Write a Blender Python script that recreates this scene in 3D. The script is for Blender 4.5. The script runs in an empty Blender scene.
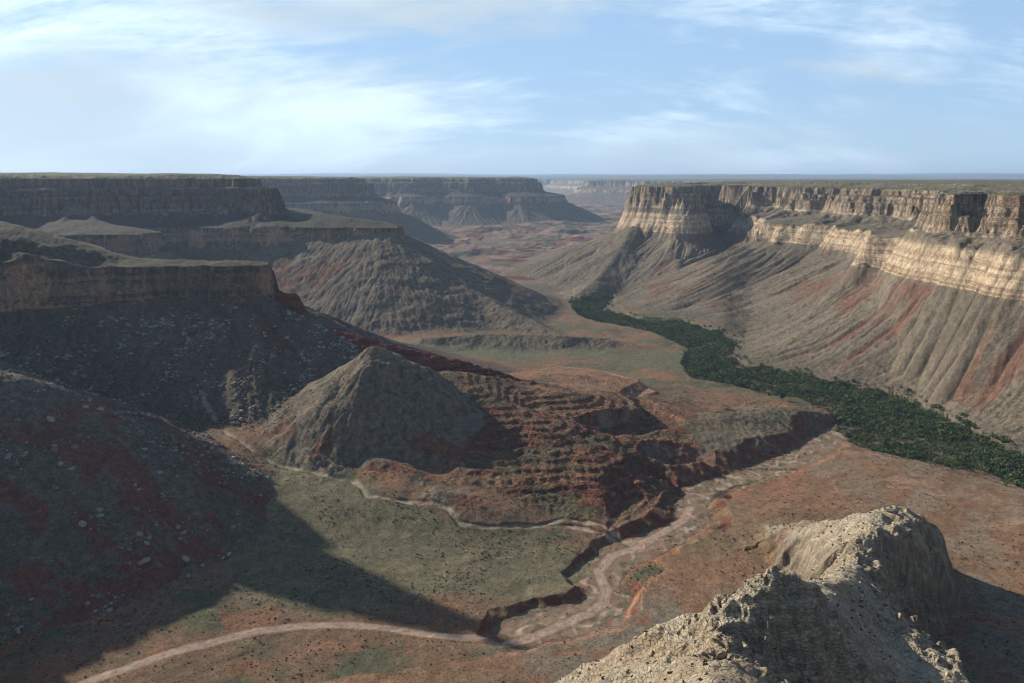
import bpy, math, random, time
import numpy as np
from concurrent.futures import ThreadPoolExecutor

T0 = time.time()
F = np.float32
R = math.radians
# ------------------------------------------------------------------ camera geometry
CAMZ = 300.0
FPX = 797.0
PITCH = math.atan((341.5 - 179.0) / FPX)
CT, ST = math.cos(PITCH), math.sin(PITCH)


def G(px, py, z):
    """ground point of height z seen in direction (px, py) of the survey photograph"""
    u = (px - 512) / FPX
    v = (py - 341.5) / FPX
    s = (CAMZ - z) / (ST + v * CT)
    return (u * s, (CT - v * ST) * s)


def GS(px, py, s):
    """point at camera depth s"""
    u = (px - 512) / FPX
    v = (py - 341.5) / FPX
    return (u * s, (CT - v * ST) * s, CAMZ - (ST + v * CT) * s)


# ------------------------------------------------------------------ noise
_rng = np.random.RandomState(7)
_P = _rng.permutation(256).astype(np.int32)
_P = np.concatenate([_P, _P, _P])
_ang = _rng.rand(256) * 2 * np.pi
_GX = np.cos(_ang).astype(F)
_GY = np.sin(_ang).astype(F)


def pn(x, y, seed=0):
    x = x + F(seed * 17.31)
    y = y + F(seed * 9.77)
    xf = np.floor(x)
    yf = np.floor(y)
    xi = xf.astype(np.int32) & 255
    yi = yf.astype(np.int32) & 255
    fx = (x - xf).astype(F)
    fy = (y - yf).astype(F)
    a = _P[xi]
    b = _P[xi + 1]
    aa = _P[a + yi]
    ba = _P[b + yi]
    ab = _P[a + yi + 1]
    bb = _P[b + yi + 1]
    u = fx * fx * fx * (fx * (fx * 6 - 15) + 10)
    v = fy * fy * fy * (fy * (fy * 6 - 15) + 10)
    g00 = _GX[aa] * fx + _GY[aa] * fy
    g10 = _GX[ba] * (fx - 1) + _GY[ba] * fy
    g01 = _GX[ab] * fx + _GY[ab] * (fy - 1)
    g11 = _GX[bb] * (fx - 1) + _GY[bb] * (fy - 1)
    x0 = g00 + u * (g10 - g00)
    x1 = g01 + u * (g11 - g01)
    return (x0 + v * (x1 - x0)) * F(1.5)


def fbm(x, y, lam, octs=3, seed=0, gain=0.5):
    o = 0
    amp = 1.0
    for i in range(octs):
        o = o + F(amp) * pn(x * F(1 / lam), y * F(1 / lam), seed + i * 3)
        lam *= 0.49
        amp *= gain
    return o


def ridged(x, y, lam, seed=0):
    """0 at the bottom of a gully, about 1 on the rib"""
    return np.minimum(np.abs(pn(x * F(1 / lam), y * F(1 / lam), seed)) * F(2.2), F(1))


def rib(x, y, gx, gy, lam, seed, stretch=0.13):
    """noise drawn out down the slope direction (gx, gy)"""
    k = np.arctan2(gy, gx) * F(16 / (2 * math.pi)) + F(16)
    i0 = np.floor(k)
    f = sstep(0.25, 0.75, k - i0).astype(F)
    out = 0
    for j, w in ((0, 1 - f), (1, f)):
        ii = (i0 + j) % 16
        a = ii * F(2 * math.pi / 16)
        c, s_ = np.cos(a).astype(F), np.sin(a).astype(F)
        t = (-s_ * x + c * y) * F(1 / lam)
        u = (c * x + s_ * y) * F(stretch / lam)
        out = out + w * pn(t + u * F(0.25), u + ii * F(5.3), seed)
    return out


def sstep(a, b, x):
    t = np.clip((x - a) / (b - a), 0, 1)
    return t * t * (3 - 2 * t)


def smax(a, b, k):
    h = np.clip(0.5 + 0.5 * (a - b) / k, 0, 1)
    return b + (a - b) * h + k * h * (1 - h)


# ------------------------------------------------------------------ distance fields on grids
class Grid:
    def __init__(s, x0, y0, x1, y1, step):
        s.x0, s.y0, s.st = x0, y0, step
        s.nx = int((x1 - x0) / step) + 1
        s.ny = int((y1 - y0) / step) + 1
        X, Y = np.meshgrid(x0 + step * np.arange(s.nx), y0 + step * np.arange(s.ny))
        s.X, s.Y = X.astype(F), Y.astype(F)

    def bl(s, A, x, y):
        fx = np.clip((x - s.x0) / s.st, 0, s.nx - 1.001)
        fy = np.clip((y - s.y0) / s.st, 0, s.ny - 1.001)
        i = fx.astype(np.int32)
        j = fy.astype(np.int32)
        fx = (fx - i).astype(F)
        fy = (fy - j).astype(F)
        k = j * s.nx + i
        A = A.ravel()
        a = A[k] * (1 - fx) + A[k + 1] * fx
        b = A[k + s.nx] * (1 - fx) + A[k + s.nx + 1] * fx
        return a * (1 - fy) + b * fy

    def inside(s, x, y):
        return (x > s.x0) & (x < s.x0 + s.st * (s.nx - 1)) & (y > s.y0) & (y < s.y0 + s.st * (s.ny - 1))


def seg_dist(X, Y, pts, closed=False):
    best = np.full(X.shape, 1e9, F)
    tt = np.zeros(X.shape, F)
    n = len(pts)
    for i in range(n if closed else n - 1):
        ax, ay = pts[i][:2]
        bx, by = pts[(i + 1) % n][:2]
        dx, dy = bx - ax, by - ay
        L = dx * dx + dy * dy + 1e-9
        t = np.clip(((X - ax) * dx + (Y - ay) * dy) / L, 0, 1)
        d = np.hypot(X - ax - t * dx, Y - ay - t * dy)
        m = d < best
        best = np.where(m, d, best)
        tt = np.where(m, i + t, tt)
    return best.astype(F), tt.astype(F)


def poly_sdf(X, Y, pts):
    d, _ = seg_dist(X, Y, pts, True)
    ins = np.zeros(X.shape, bool)
    n = len(pts)
    for i in range(n):
        ax, ay = pts[i][:2]
        bx, by = pts[(i + 1) % n][:2]
        if ay == by:
            continue
        c = ((ay > Y) != (by > Y)) & (X < (bx - ax) * (Y - ay) / (by - ay) + ax)
        ins ^= c
    return np.where(ins, -d, d)


def blur(A, n=2):
    for _ in range(n):
        A = A.copy()
        A[1:-1] = (A[:-2] + 2 * A[1:-1] + A[2:]) / 4
        A[:, 1:-1] = (A[:, :-2] + 2 * A[:, 1:-1] + A[:, 2:]) / 4
    return A


# rims: lower bench cliff (top 190 m) and upper cliff (top 277 m), heights above the canyon floor
LOW_W = [(-100, -260), (-400, -120), (-660, 100), (-740, 300), (-740, 430), (-690, 540), (-650, 620), (-700, 690), (-820, 760), (-860, 860),
         (-720, 935), (-617, 957), (-525, 1012), (-402, 1026), (-328, 1030), (-332, 1062), (-440, 1078), (-560, 1130), (-700, 1200), (-860, 1330), (-1000, 1480),
         (-984, 1608), (-748, 1608), (-745, 1680), (-800, 1780), (-770, 1842), (-640, 1830), (-520, 1860), (-420, 1832), (-256, 1838), (-250, 1900),
         (-340, 2120), (-520, 2400), (-680, 2800), (-950, 3200), (-1150, 3500), (-900, 3660), (-602, 3740), (-560, 3850),
         (-700, 4300), (-950, 4900), (-880, 5250), (-620, 5040), (-480, 5180), (-260, 5080), (-120, 5260), (60, 5130), (315, 5240), (380, 5600), (300, 6800), (0, 9000), (-300, 12000),
         (-500, 15500), (-90000, 15500), (-90000, -40000), (-100, -40000)]
UP_W = [(-250, -500), (-500, -300), (-800, -50), (-880, 200), (-800, 400), (-690, 500), (-610, 590), (-640, 670), (-800, 760), (-900, 870), (-740, 945), (-668, 985), (-720, 1030), (-900, 1080), (-1000, 1180), (-1080, 1320),
        (-1190, 1500), (-1160, 1700), (-1100, 1830), (-1000, 1850), (-940, 1900), (-860, 1950), (-740, 2010), (-625, 1985), (-600, 2060), (-700, 2300), (-850, 2700), (-1100, 3100),
        (-1350, 3500), (-1050, 3820), (-700, 3880), (-690, 4000), (-850, 4400), (-1100, 4900), (-1050, 5400), (-860, 5320), (-640, 5250), (-470, 5350),
        (-270, 5270), (-120, 5430), (50, 5350), (170, 5450), (190, 5700), (120, 6900), (-180, 9000), (-500, 12000), (-700, 15800), (-90000, 15800), (-90000, -40000), (-250, -40000)]
LOW_E = [(100, -300), (420, -250), (820, 0), (1050, 300), (1080, 500), (960, 650), (860, 780), (760, 870), (718, 950), (704, 1010), (676, 1060), (684, 1110), (660, 1160), (653, 1276), (691, 1395), (652, 1439), (690, 1520), (758, 1700),
         (735, 1800), (770, 1900), (660, 2010), (641, 2060), (700, 2200), (679, 2400), (750, 2560), (800, 2720), (650, 2830), (600, 2620), (562, 2430), (500, 2350), (440, 2425), (372, 2520),
         (398, 2680), (440, 2820), (650, 3200), (900, 3800), (1250, 5500), (1600, 8500), (1000, 9000), (735, 9300), (800, 9900), (1300, 12000), (600, 15500), (90000, 15500), (90000, -40000), (100, -40000)]
UP_E = [(250, -500), (700, -300), (1080, 0), (1250, 300), (1200, 560), (1020, 760), (880, 880), (800, 960), (772, 1030), (735, 1090), (748, 1150), (705, 1190), (716, 1250), (690, 1270), (702, 1330), (820, 1440), (870, 1560), (880, 1760),
        (900, 1880), (850, 1940), (843, 2070), (870, 2140), (795, 2230), (830, 2380), (765, 2500), (790, 2600), (745, 2700), (720, 2850), (640, 2870), (612, 2650), (566, 2450), (504, 2368), (446, 2440), (383, 2530),
        (408, 2690), (455, 2840), (750, 3270), (1050, 3800), (1450, 5500), (1800, 8500), (1150, 9200), (850, 9420), (900, 9900), (1500, 12000), (700, 15700), (90000, 15700), (90000, -40000), (250, -40000)]
NORTH = [(-90000, 16500), (-3000, 16000), (-1000, 16600), (700, 16200), (3000, 16600), (90000, 16000), (90000, 90000), (-90000, 90000)]
CAM_UP = [(-200, -600), (-80, -120), (-14, -9), (-4, 1.5), (3, 1.5), (14, -8), (90, -110), (250, -600)]

EAST_EDGE = [G(x, y, -3) for x, y in [(1180, 560), (1100, 500), (1024, 455), (985, 438), (950, 420), (915, 402), (880, 392), (830, 385), (790, 375), (745, 367), (730, 358), (737, 345), (715, 332), (680, 323), (640, 322), (603, 312), (610, 300), (590, 289), (572, 284)]]
EAST = [(420, 250)] + EAST_EDGE + [(150, 2300), (300, 3400), (4000, 3400), (4000, 250)]
gn = Grid(-2600, -900, 2600, 6400, 10)
gf = Grid(-42000, -20000, 42000, 60000, 150)
SD = {}
SD_EAST = poly_sdf(gn.X, gn.Y, EAST)
for nm, pts in (('lw', LOW_W), ('uw', UP_W), ('le', LOW_E), ('ue', UP_E), ('no', NORTH)):
    a = poly_sdf(gn.X, gn.Y, pts)
    b = poly_sdf(gf.X, gf.Y, pts)
    SD[nm] = (a, b)
    if nm in ('lw', 'uw', 'le', 'ue'):
        s_ = blur(a, 45)
        gy, gx = np.gradient(s_, 10)
        SD[nm + 'g'] = (gx.astype(F), gy.astype(F))


def sdf(nm, x, y):
    m = gn.inside(x, y)
    o = gf.bl(SD[nm][1], x, y)
    o2 = gn.bl(SD[nm][0], x, y)
    return np.where(m, o2, o)


# detail features, 3 m grid in the middle ground
gd = Grid(-620, 180, 760, 1750, 3)
WASH = [G(x, y, -2) for x, y in [(850, 428), (836, 436), (800, 458), (765, 472), (735, 480), (700, 492), (689, 505), (690, 522), (668, 537), (640, 548), (612, 563), (600, 580), (608, 595), (600, 607), (580, 617), (552, 625), (520, 633)]]
ROAD = [G(x, y, z) for x, y, z in [(690, 508, -2), (684, 520, -2), (664, 532, -2), (636, 548, -2), (612, 556, -2), (598, 572, -2), (606, 590, -2), (603, 602, -1), (588, 612, 0), (560, 621, 2), (530, 632, 3), (500, 639, 4), (465, 640, 4), (430, 636, 5), (395, 630, 5), (350, 628, 6), (300, 630, 7), (255, 637, 8), (215, 648, 9), (170, 661, 10), (130, 675, 11), (100, 685, 11), (40, 712, 12)]]
WASH2 = [G(x, y, z) for x, y, z in [(603, 602, -1), (575, 606, 0), (540, 612, 1), (500, 600, 2), (470, 598, 3), (430, 605, 3), (405, 614, 4), (430, 626, 4), (480, 632, 4)]]
TRAIL = [G(x, y, z) for x, y, z in [(200, 398, 60), (228, 432, 46), (250, 448, 40), (275, 462, 33), (300, 471, 28), (330, 481, 24), (352, 486, 21), (362, 495, 19), (366, 502, 18), (395, 507, 16), (430, 510, 14), (448, 516, 12), (460, 527, 10), (490, 531, 7), (540, 529, 3), (575, 531, 1), (610, 538, 0), (640, 546, -2)]]
TRAIL2 = [G(x, y, 3) for x, y in [(540, 529), (565, 523), (600, 527), (640, 540)]]
SIDE = [G(x, y, 4) for x, y in [(640, 500), (622, 515), (612, 528), (640, 515), (662, 492), (690, 480), (720, 468), (700, 462), (672, 466)]]
SIDE2 = [G(x, y, 10) for x, y in [(836, 430), (815, 441), (770, 462), (735, 474), (690, 478), (660, 474)]]
BELT = [G(x, y, -3) for x, y in [(572, 284), (590, 289), (610, 300), (600, 312), (640, 322), (680, 323), (715, 332), (737, 345), (728, 358), (745, 367), (790, 375), (830, 385), (880, 392), (915, 402), (950, 420), (985, 438), (1024, 455), (1100, 500),
                                 (1120, 540), (1024, 489), (985, 474), (945, 470), (900, 460), (868, 450), (845, 436), (838, 418), (800, 398), (770, 398), (735, 388), (700, 384), (688, 368), (692, 350), (660, 336), (620, 328), (590, 322), (572, 312), (575, 298)]]
T1 = [G(x, y, 8) for x, y in [(1180, 560), (1024, 488), (985, 473), (945, 469), (915, 458), (893, 459), (870, 449), (852, 441), (838, 432), (812, 447), (785, 466), (765, 478), (725, 490), (705, 500), (712, 512), (690, 530), (680, 546), (655, 556), (668, 568), (640, 582), (622, 600), (630, 622), (560, 640), (480, 655), (400, 668), (300, 690)]] + [(-100, 150), (700, 100)]
T2 = [G(x, y, 26) for x, y in [(500, 372), (560, 363), (600, 366), (638, 374), (652, 382), (636, 389), (628, 397), (640, 408), (630, 416), (602, 424), (585, 432), (520, 420), (480, 400)]]
LOOP = [G(x, y, 14) for x, y in [(690, 386), (655, 386), (640, 396), (650, 410), (675, 424), (640, 432), (600, 440)]]
REDB = [G(x, y, 20) for x, y in [(350, 352), (470, 352), (580, 362), (690, 378), (735, 395), (690, 420), (705, 465), (640, 505), (540, 505), (470, 480), (455, 430), (430, 390)]]
GREEN = [G(x, y, 8) for x, y in [(265, 470), (300, 478), (360, 510), (430, 520), (460, 532), (540, 533), (600, 545), (590, 560), (572, 585), (565, 603), (520, 590), (430, 595), (330, 618), (240, 615), (215, 560), (255, 510)]]
FLATB = [G(x, y, 5) for x, y in [(400, 350), (440, 346), (640, 350), (690, 352), (690, 372), (660, 372), (600, 362), (560, 358), (520, 366), (470, 360)]]
DD = {}
for nm, pts in (('wash', WASH), ('road', ROAD), ('wash2', WASH2), ('trail', TRAIL), ('trail2', TRAIL2), ('side', SIDE), ('side2', SIDE2), ('loop', LOOP)):
    DD[nm] = seg_dist(gd.X, gd.Y, pts)[0]
for nm, pts in (('belt', BELT), ('t1', T1), ('t2', T2), ('redb', REDB), ('green', GREEN), ('flatb', FLATB)):
    DD[nm] = poly_sdf(gd.X, gd.Y, pts).astype(F)


def dd(nm, x, y):
    return gd.bl(DD[nm], x, y)


# base floor from survey points (px, py, z)
FP = [G(x, y, z) + (z,) for x, y, z in [
    (230, 432, 46), (300, 428, 44), (300, 470, 28), (390, 480, 28), (460, 500, 20), (350, 560, 9), (450, 560, 6), (520, 560, 4), (580, 560, 3), (580, 530, 3), (500, 600, 4), (420, 610, 5),
    (300, 600, 9), (300, 660, 10), (100, 670, 14), (200, 600, 14), (560, 650, 7), (650, 640, 8), (700, 560, 8), (800, 520, 8), (900, 480, 8), (1000, 520, 9), (1000, 600, 10), (780, 470, 6),
    (700, 450, 7), (620, 500, 5), (650, 480, 6), (560, 500, 9), (700, 400, 7), (640, 370, 8), (560, 355, 8), (480, 352, 10), (400, 352, 14), (420, 340, 14), (540, 340, 8), (650, 345, 5), (760, 410, 5),
    (700, 365, 3), (600, 300, 6), (560, 270, 12), (520, 250, 16), (500, 235, 24), (600, 225, 30), (0, 700, 18), (1000, 700, 12), (650, 300, 6), (1024, 470, 0), (850, 400, -2), (720, 350, -2), (590, 300, 0), (900, 440, -2)]]
FP = FP + [(500, 8000, 35), (0, 7000, 35), (900, 14000, 40), (100, 5000, 32), (-200, 3000, 24), (0, 0, 20), (-300, 100, 25), (400, 100, 20), (700, 500, 20)]


def rbf(X, Y):
    num = np.zeros(X.shape, np.float64)
    den = np.zeros(X.shape, np.float64)
    for (x, y, z) in FP:
        w = 1.0 / ((X - x) ** 2 + (Y - y) ** 2 + 900.0) ** 1.7
        num += w * z
        den += w
    return (num / den).astype(F)


gb = Grid(-2000, -500, 2000, 6000, 20)
FLN = rbf(gb.X, gb.Y)
FLF = rbf(gf.X, gf.Y)


def floor0(x, y):
    return np.where(gb.inside(x, y), gb.bl(FLN, x, y), gf.bl(FLF, x, y))


# ridges: (pts, side slope, crest rounding, class name)
def Z(px, py, s):
    return GS(px, py, s)


def g3(px, py, z):
    return G(px, py, z) + (z,)


RIDGES = [
    # spur falling from the near left wall
    ([(-720, 640, 250), (-560, 640, 196), (-424, 640, 141), (-335, 655, 92), (-250, 680, 44), (-190, 690, 16)], 0.60, 14, 'spur'),
    ([(-560, 560, 150), (-440, 540, 88), (-340, 520, 40), (-270, 520, 16)], 0.5, 14, 'spur'),
    # maroon ridge with its little tower
    ([Z(279, 293, 1050), Z(296, 293.5, 1042)], 2.4, 5, 'ridge'),
    ([Z(262, 303, 1050), Z(300, 312, 1040), Z(320, 324, 1035), Z(345, 333, 1030), Z(380, 340, 1030), Z(420, 350, 1030), Z(470, 362, 1030), Z(510, 375, 1025), Z(545, 388, 1020), Z(580, 398, 1010)], 0.62, 3, 'ridge'),
    # grey pyramid hill
    ([Z(308, 414, 812), Z(335, 383, 840), Z(375, 346, 870), Z(410, 362, 868), Z(450, 396, 860), Z(484, 424, 850)], 0.66, 6, 'pyramid'),
    # red ledgy hill and its nose
    ([Z(450, 372, 930), Z(500, 403, 870), Z(545, 418, 845), Z(580, 438, 815), Z(602, 460, 790)], 0.30, 6, 'badland'),
    ([Z(485, 430, 815), Z(500, 452, 790)], 0.36, 10, 'badland'),
    ([Z(520, 385, 960), Z(575, 392, 955)], 0.26, 8, 'badland'),
    # knolls
    ([g3(354, 446, 41), g3(384, 458, 37), g3(412, 474, 31)], 0.5, 5, 'knoll'),
    ([g3(440, 488, 28), g3(468, 497, 22), g3(503, 514, 13)], 0.5, 5, 'knoll'),
    ([g3(655, 415, 19), g3(672, 418, 16)], 0.22, 14, 'mound'),
    ([g3(705, 418, 17), g3(740, 414, 20), g3(785, 409, 19), g3(812, 414, 16)], 0.28, 14, 'mound'),
    ([g3(700, 436, 16), g3(760, 438, 15)], 0.2, 14, 'mound'),
    ([g3(610, 440, 22), g3(660, 445, 24), g3(690, 455, 16)], 0.24, 14, 'mound'),
    ([g3(425, 338, 24), g3(480, 334, 26), g3(560, 335, 25), g3(605, 338, 18), g3(640, 346, 8)], 0.42, 6, 'mound'),
    # long spur below the left bench
    ([(-262, 1838, 150), (-180, 1770, 108), (-60, 1650, 58), (40, 1540, 26), (100, 1470, 10)], 0.46, 8, 'mesa2'),
    ([(-420, 1780, 120), (-400, 1680, 70), (-330, 1580, 40), (-230, 1480, 18)], 0.45, 10, 'mesa2'),
    # spur below the butte
    ([(370, 2440, 160), (320, 2330, 105), (250, 2180, 50), (180, 2000, 20)], 0.42, 8, 'butte'),
    ([(470, 2430, 160), (470, 2300, 110), (440, 2100, 56), (400, 1900, 22)], 0.38, 8, 'butte'),
    ([Z(28, 195, 1830), Z(14, 208, 1780), Z(-8, 224, 1720)], 0.55, 6, 'mesa2'),
    ([Z(74, 203, 1830), Z(68, 212, 1770), Z(57, 234, 1640)], 0.55, 6, 'mesa2'),
    ([Z(74, 203, 1830), Z(95, 219, 1740), Z(122, 232, 1650)], 0.55, 6, 'mesa2'),
    # upper slope behind the left ledge
    ([(-640, 2010, 222), (-520, 1950, 208), (-400, 1900, 199), (-300, 1860, 192)], 0.45, 8, 'mesa2'),
    # foreground outcrop
    ([(20, 20, 200), (60, 110, 150), Z(700, 720, 190), Z(728, 640, 325)], 0.80, 5, 'outcrop'),
    ([Z(728, 622, 338), Z(748, 592, 346), Z(768, 574, 350), Z(786, 578, 352)], 1.05, 4, 'outcrop'),
    ([Z(790, 590, 358), Z(815, 584, 400), Z(840, 571, 440), Z(866, 548, 500)], 0.75, 10, 'outcrop'),
    ([Z(868, 546, 500), Z(880, 522, 530), Z(890, 512, 548), Z(905, 510, 556)], 0.72, 10, 'outcrop'),
    ([Z(556, 690, 410), Z(590, 668, 395), Z(640, 640, 380), Z(690, 618, 365), Z(735, 604, 352)], 0.85, 5, 'outcrop'),
    ([Z(840, 590, 440), Z(870, 618, 410), Z(905, 650, 380), Z(940, 700, 340)], 0.34, 22, 'outcrop'),
    ([Z(872, 514, 575), Z(845, 522, 596), Z(825, 534, 605)], 0.5, 6, 'outcrop'),
]


def ridge_h(x, y, pts, slope, rnd, gam=1.0):
    reach = (max(p[2] for p in pts) + 20) / slope
    xs = [p[0] for p in pts]
    ys = [p[1] for p in pts]
    out = np.full(x.shape, -1e3, F)
    m = (x > min(xs) - reach) & (x < max(xs) + reach) & (y > min(ys) - reach) & (y < max(ys) + reach)
    if not m.any():
        return out
    X = x[m]
    Y = y[m]
    # plan warp so that the foot and the ribs wander
    w1 = fbm(X, Y, 45, 3, 31)
    w2 = fbm(X, Y, 45, 3, 47)
    X2 = X + w1 * 7
    Y2 = Y + w2 * 7
    best = np.full(X.shape, -1e3, F)
    for i in range(max(1, len(pts) - 1)):
        ax, ay, az = pts[i]
        bx, by, bz = pts[min(i + 1, len(pts) - 1)]
        dx, dy = bx - ax, by - ay
        L = dx * dx + dy * dy + 1e-6
        t = np.clip(((X2 - ax) * dx + (Y2 - ay) * dy) / L, 0, 1)
        d = np.hypot(X2 - ax - t * dx, Y2 - ay - t * dy)
        # ribs and gullies running down the flank
        vx_, vy_ = X2 - ax - t * dx, Y2 - ay - t * dy
        g = (1 - np.minimum(np.abs(rib(X, Y, vx_, vy_, 19, 60, 0.22)) * 2.2, 1)) * 0.6 + (1 - np.minimum(np.abs(rib(X, Y, vx_, vy_, 8, 61, 0.22)) * 2.2, 1)) * 0.3
        dr = np.sqrt(d * d + rnd * rnd) - rnd
        v = az + t * (bz - az) - slope * dr - gam * g * np.minimum(dr * 0.11, 5.0)
        best = np.maximum(best, v)
    out[m] = best
    return out


# profiles
UPD = np.array([-900, -140, -85, -83, -60, -57, -38, -35, -16, -14, -3, 0, 2.5, 6, 8, 12, 14, 18, 26, 90, 190, 480], F)


def up_profile(d, zp, steep):
    zs = np.array([zp, zp - 1, zp - 4, zp - 6.5, zp - 8, zp - 11, zp - 13, 281.0, 279.5, 278, 277.5, 276, 262, 259, 246, 243, 232, 222, 217, 200, 186, -40], F)
    zs[:7] = np.maximum(zs[:7], 282.5 + np.arange(6, -1, -1) * 0.4)
    zs = np.array(zs)
    return np.interp(d, UPD, zs).astype(F)


LOD = np.array([-400, -150, -6, 0, 1.5, 3.5, 4.5, 7, 8.5, 12, 16], F)
LOZ = np.array([220, 214, 191, 190, 180, 178, 167, 164, 154, 151, 148], F)


def low_profile(d, D):
    t = np.clip((d - 16) / (D - 16), 0, 1)
    tal = 148 * (1 - t) ** 1.45 + 10 * np.exp(-np.maximum(d - 16, 0) / 260) * np.minimum(1, t * 4) - 4
    z = np.interp(d, LOD, LOZ).astype(F)
    z = np.where(d > 16, tal, z)
    return np.where(d > D * 2.0, -60, z)


def terrace(z, h, sharp=0.75):
    t = z / h
    f = t - np.floor(t)
    g = sstep(0.55, 0.95, f)
    return (np.floor(t) + f * (1 - sharp) + g * sharp) * h


RIGHT_LIP = [Z(925, 514, 575), Z(922, 534, 548), Z(890, 550, 518), Z(868, 562, 492), Z(884, 592, 455), Z(915, 622, 420), Z(945, 652, 390), Z(985, 700, 350)]
LIPPOLY = [p[:2] for p in RIGHT_LIP] + [(200, 200), (160, 0), (900, 0), (900, 640), (300, 640)]

LEFT_SKY = [Z(480, 740, 430), Z(556, 690, 410), Z(590, 668, 395), Z(640, 640, 380), Z(690, 618, 365), Z(735, 604, 352), Z(768, 574, 350), Z(790, 584, 358), Z(815, 584, 400), Z(840, 571, 440), Z(866, 548, 500)]
LEFTPOLY = [p[:2] for p in LEFT_SKY] + [G(765, 520, 8), (140, 690), (-300, 690), (-400, 200), (-60, 200)]

CLS = {n: i for i, n in enumerate(['floor', 'spur', 'ridge', 'pyramid', 'badland', 'knoll', 'mound', 'mesa2', 'butte', 'outcrop', 'west', 'east', 'north', 'camera'])}


def c_east(x):
    return x > -50


def height(x, y, full=False):
    x = x.astype(F)
    y = y.astype(F)
    r = np.hypot(x, y)
    fl = floor0(x, y)
    near = (r < 2200)
    n1 = fbm(x, y, 260, 2, 1)
    n2 = fbm(x, y, 70, 3, 4)
    n3 = fbm(x, y, 17, 2, 9)
    z = fl + n1 * 2.2 + n2 * 1.3 + n3 * 0.35
    far = sstep(1900, 3500, y)
    # broken red country on the far floor
    fb = fbm(x, y, 330, 4, 12, 0.55)
    z = z + far * (terrace(np.maximum(fb, -0.2) * 24 + 6, 6.0) - 5)
    redb = dd('redb', x, y)
    mred = sstep(25, -25, redb + n2 * 14)
    rid = (1 - ridged(x + n2 * 9, y + n3 * 5, 60, 21)) * 4 + (1 - ridged(x + n3 * 6, y + n2 * 5, 22, 22)) * 1.3
    t2 = dd('t2', x, y) + n2 * 7 + n3 * 3
    z = z + np.where(near, sstep(7, -7, t2) * 10 + sstep(22, 5, t2) * 3.5, 0)
    cls = np.zeros(x.shape, np.int8)
    h = z
    infl = np.zeros(x.shape, bool)
    for pts, slope, rnd, nm in RIDGES:
        v = ridge_h(x, y, pts, slope, rnd, {'pyramid': 0.35, 'spur': 0.35, 'mesa2': 0.4, 'butte': 0.6, 'badland': 0.3, 'ridge': 0.45, 'mound': 0.6}.get(nm, 1.0))
        if nm == 'outcrop':
            v = np.where(v > -900, v + n3 * 1.3 + sstep(0, 1, slope - 0.7) * 0, v)
        if nm == 'outcrop':
            infl |= v > h - 7
        k = 5.0 if nm in ('pyramid', 'spur', 'ridge', 'outcrop') else 9.0
        cls = np.where(v > h + 1.0, CLS[nm], cls)
        h = np.where(v > -900, smax(h, v, k), h)
    ml = infl & ((cls == CLS['outcrop']) | (cls == CLS['floor']))
    if ml.any():
        lw1 = fbm(x[ml], y[ml], 21, 3, 171) * 7
        X_ = x[ml] + n2[ml] * 6 + lw1
        Y_ = y[ml] + n3[ml] * 4 - lw1 * 0.4
        dlp = -poly_sdf(X_, Y_, LIPPOLY)
        hh = h[ml]
        e = np.maximum(dlp, 0)
        cutz = hh - np.interp(e, [0, 3, 6, 12, 15, 30, 60, 120], [0, 9, 11, 24, 27, 40, 58, 90]).astype(F)
        dl2 = np.maximum(-poly_sdf(X_, Y_, LEFTPOLY), 0)
        cutz = cutz - dl2 * 1.1
        touched = (e > 0) | (dl2 > 0)
        wd = np.where(hh < z[ml] + 8, 40.0, np.where(Y_ > 480, 26.0, 3.0))
        bw = np.clip(np.maximum(e, dl2) / wd, 0, 1).astype(F)
        hn = hh + (smax(z[ml], cutz, 4.0) - hh) * bw
        h[ml] = hn
        cm = cls[ml]
        cm[touched & (cutz < z[ml] + 0.5)] = 0
        cls[ml] = cm
    # red beds weather into ledges and gullies
    tb = terrace(h + n2 * 0.8 + n1 * 2, 3.9, 0.55) - rid * 0.22
    isr = ((cls == CLS['badland']) | (cls == CLS['ridge']) | (cls == CLS['floor']))
    h = np.where(isr, h + (tb - h) * mred * sstep(9, 20, h) * np.maximum(sstep(-4, 10, t2), sstep(22, 32, h)), h)
    # the wash and the creek bottom, cut below the terraces
    t1 = dd('t1', x, y) + fbm(x, y, 26, 2, 71) * 5 + n3 * 2.2
    belt = dd('belt', x, y) + n2 * 5
    wn = n2 * 3.5 + n3 * 1.0
    dw = dd('wash', x, y) + wn
    ds = dd('side', x, y) + wn + 3
    ds2 = dd('side2', x, y) + wn + 3
    dloop = dd('loop', x, y) + wn
    tr = np.minimum(dd('trail', x, y), dd('trail2', x, y))
    rd = dd('road', x, y)
    isf = near & ((cls == CLS['floor']) | (cls == CLS['mound']) | (cls == CLS['badland']))
    hc = h
    cut = np.minimum(np.maximum(-1.8 + n3 * 0.6, -3.5 + (dw - 16) * 0.62 + n3 * 2 + n2 * 1.5), 400)
    hc = np.minimum(hc, np.where(dw < 80, cut, 400))
    hc = np.minimum(hc, np.where(ds < 40, np.maximum(4.0, 4 + (ds - 5) * 0.5 + n3), 400))
    hc = np.minimum(hc, np.where(ds2 < 40, np.maximum(-0.5, 0 + (ds2 - 6) * 0.7 + n3 * 2), 400))
    hc = np.minimum(hc, np.where(dloop < 30, np.maximum(12.0, 12 + (dloop - 6) * 0.45 + n3), 400))
    hc = np.minimum(hc, np.where(belt < 40, np.maximum(-4.5, -4.5 + (belt - 1) * 0.9), 400))
    # terrace edge: ground outside the terrace, between it and the washes, stays low
    low = sstep(0, 5, t1) * sstep(24, 16, dw)
    hc = np.where(low > 0, hc + (np.minimum(hc, 0.5 + n3) - hc) * low, hc)
    h = np.where(isf, hc, h)
    h = h - np.where(near, sstep(4.5, 1.5, tr + n3) * 1.2, 0)
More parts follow.
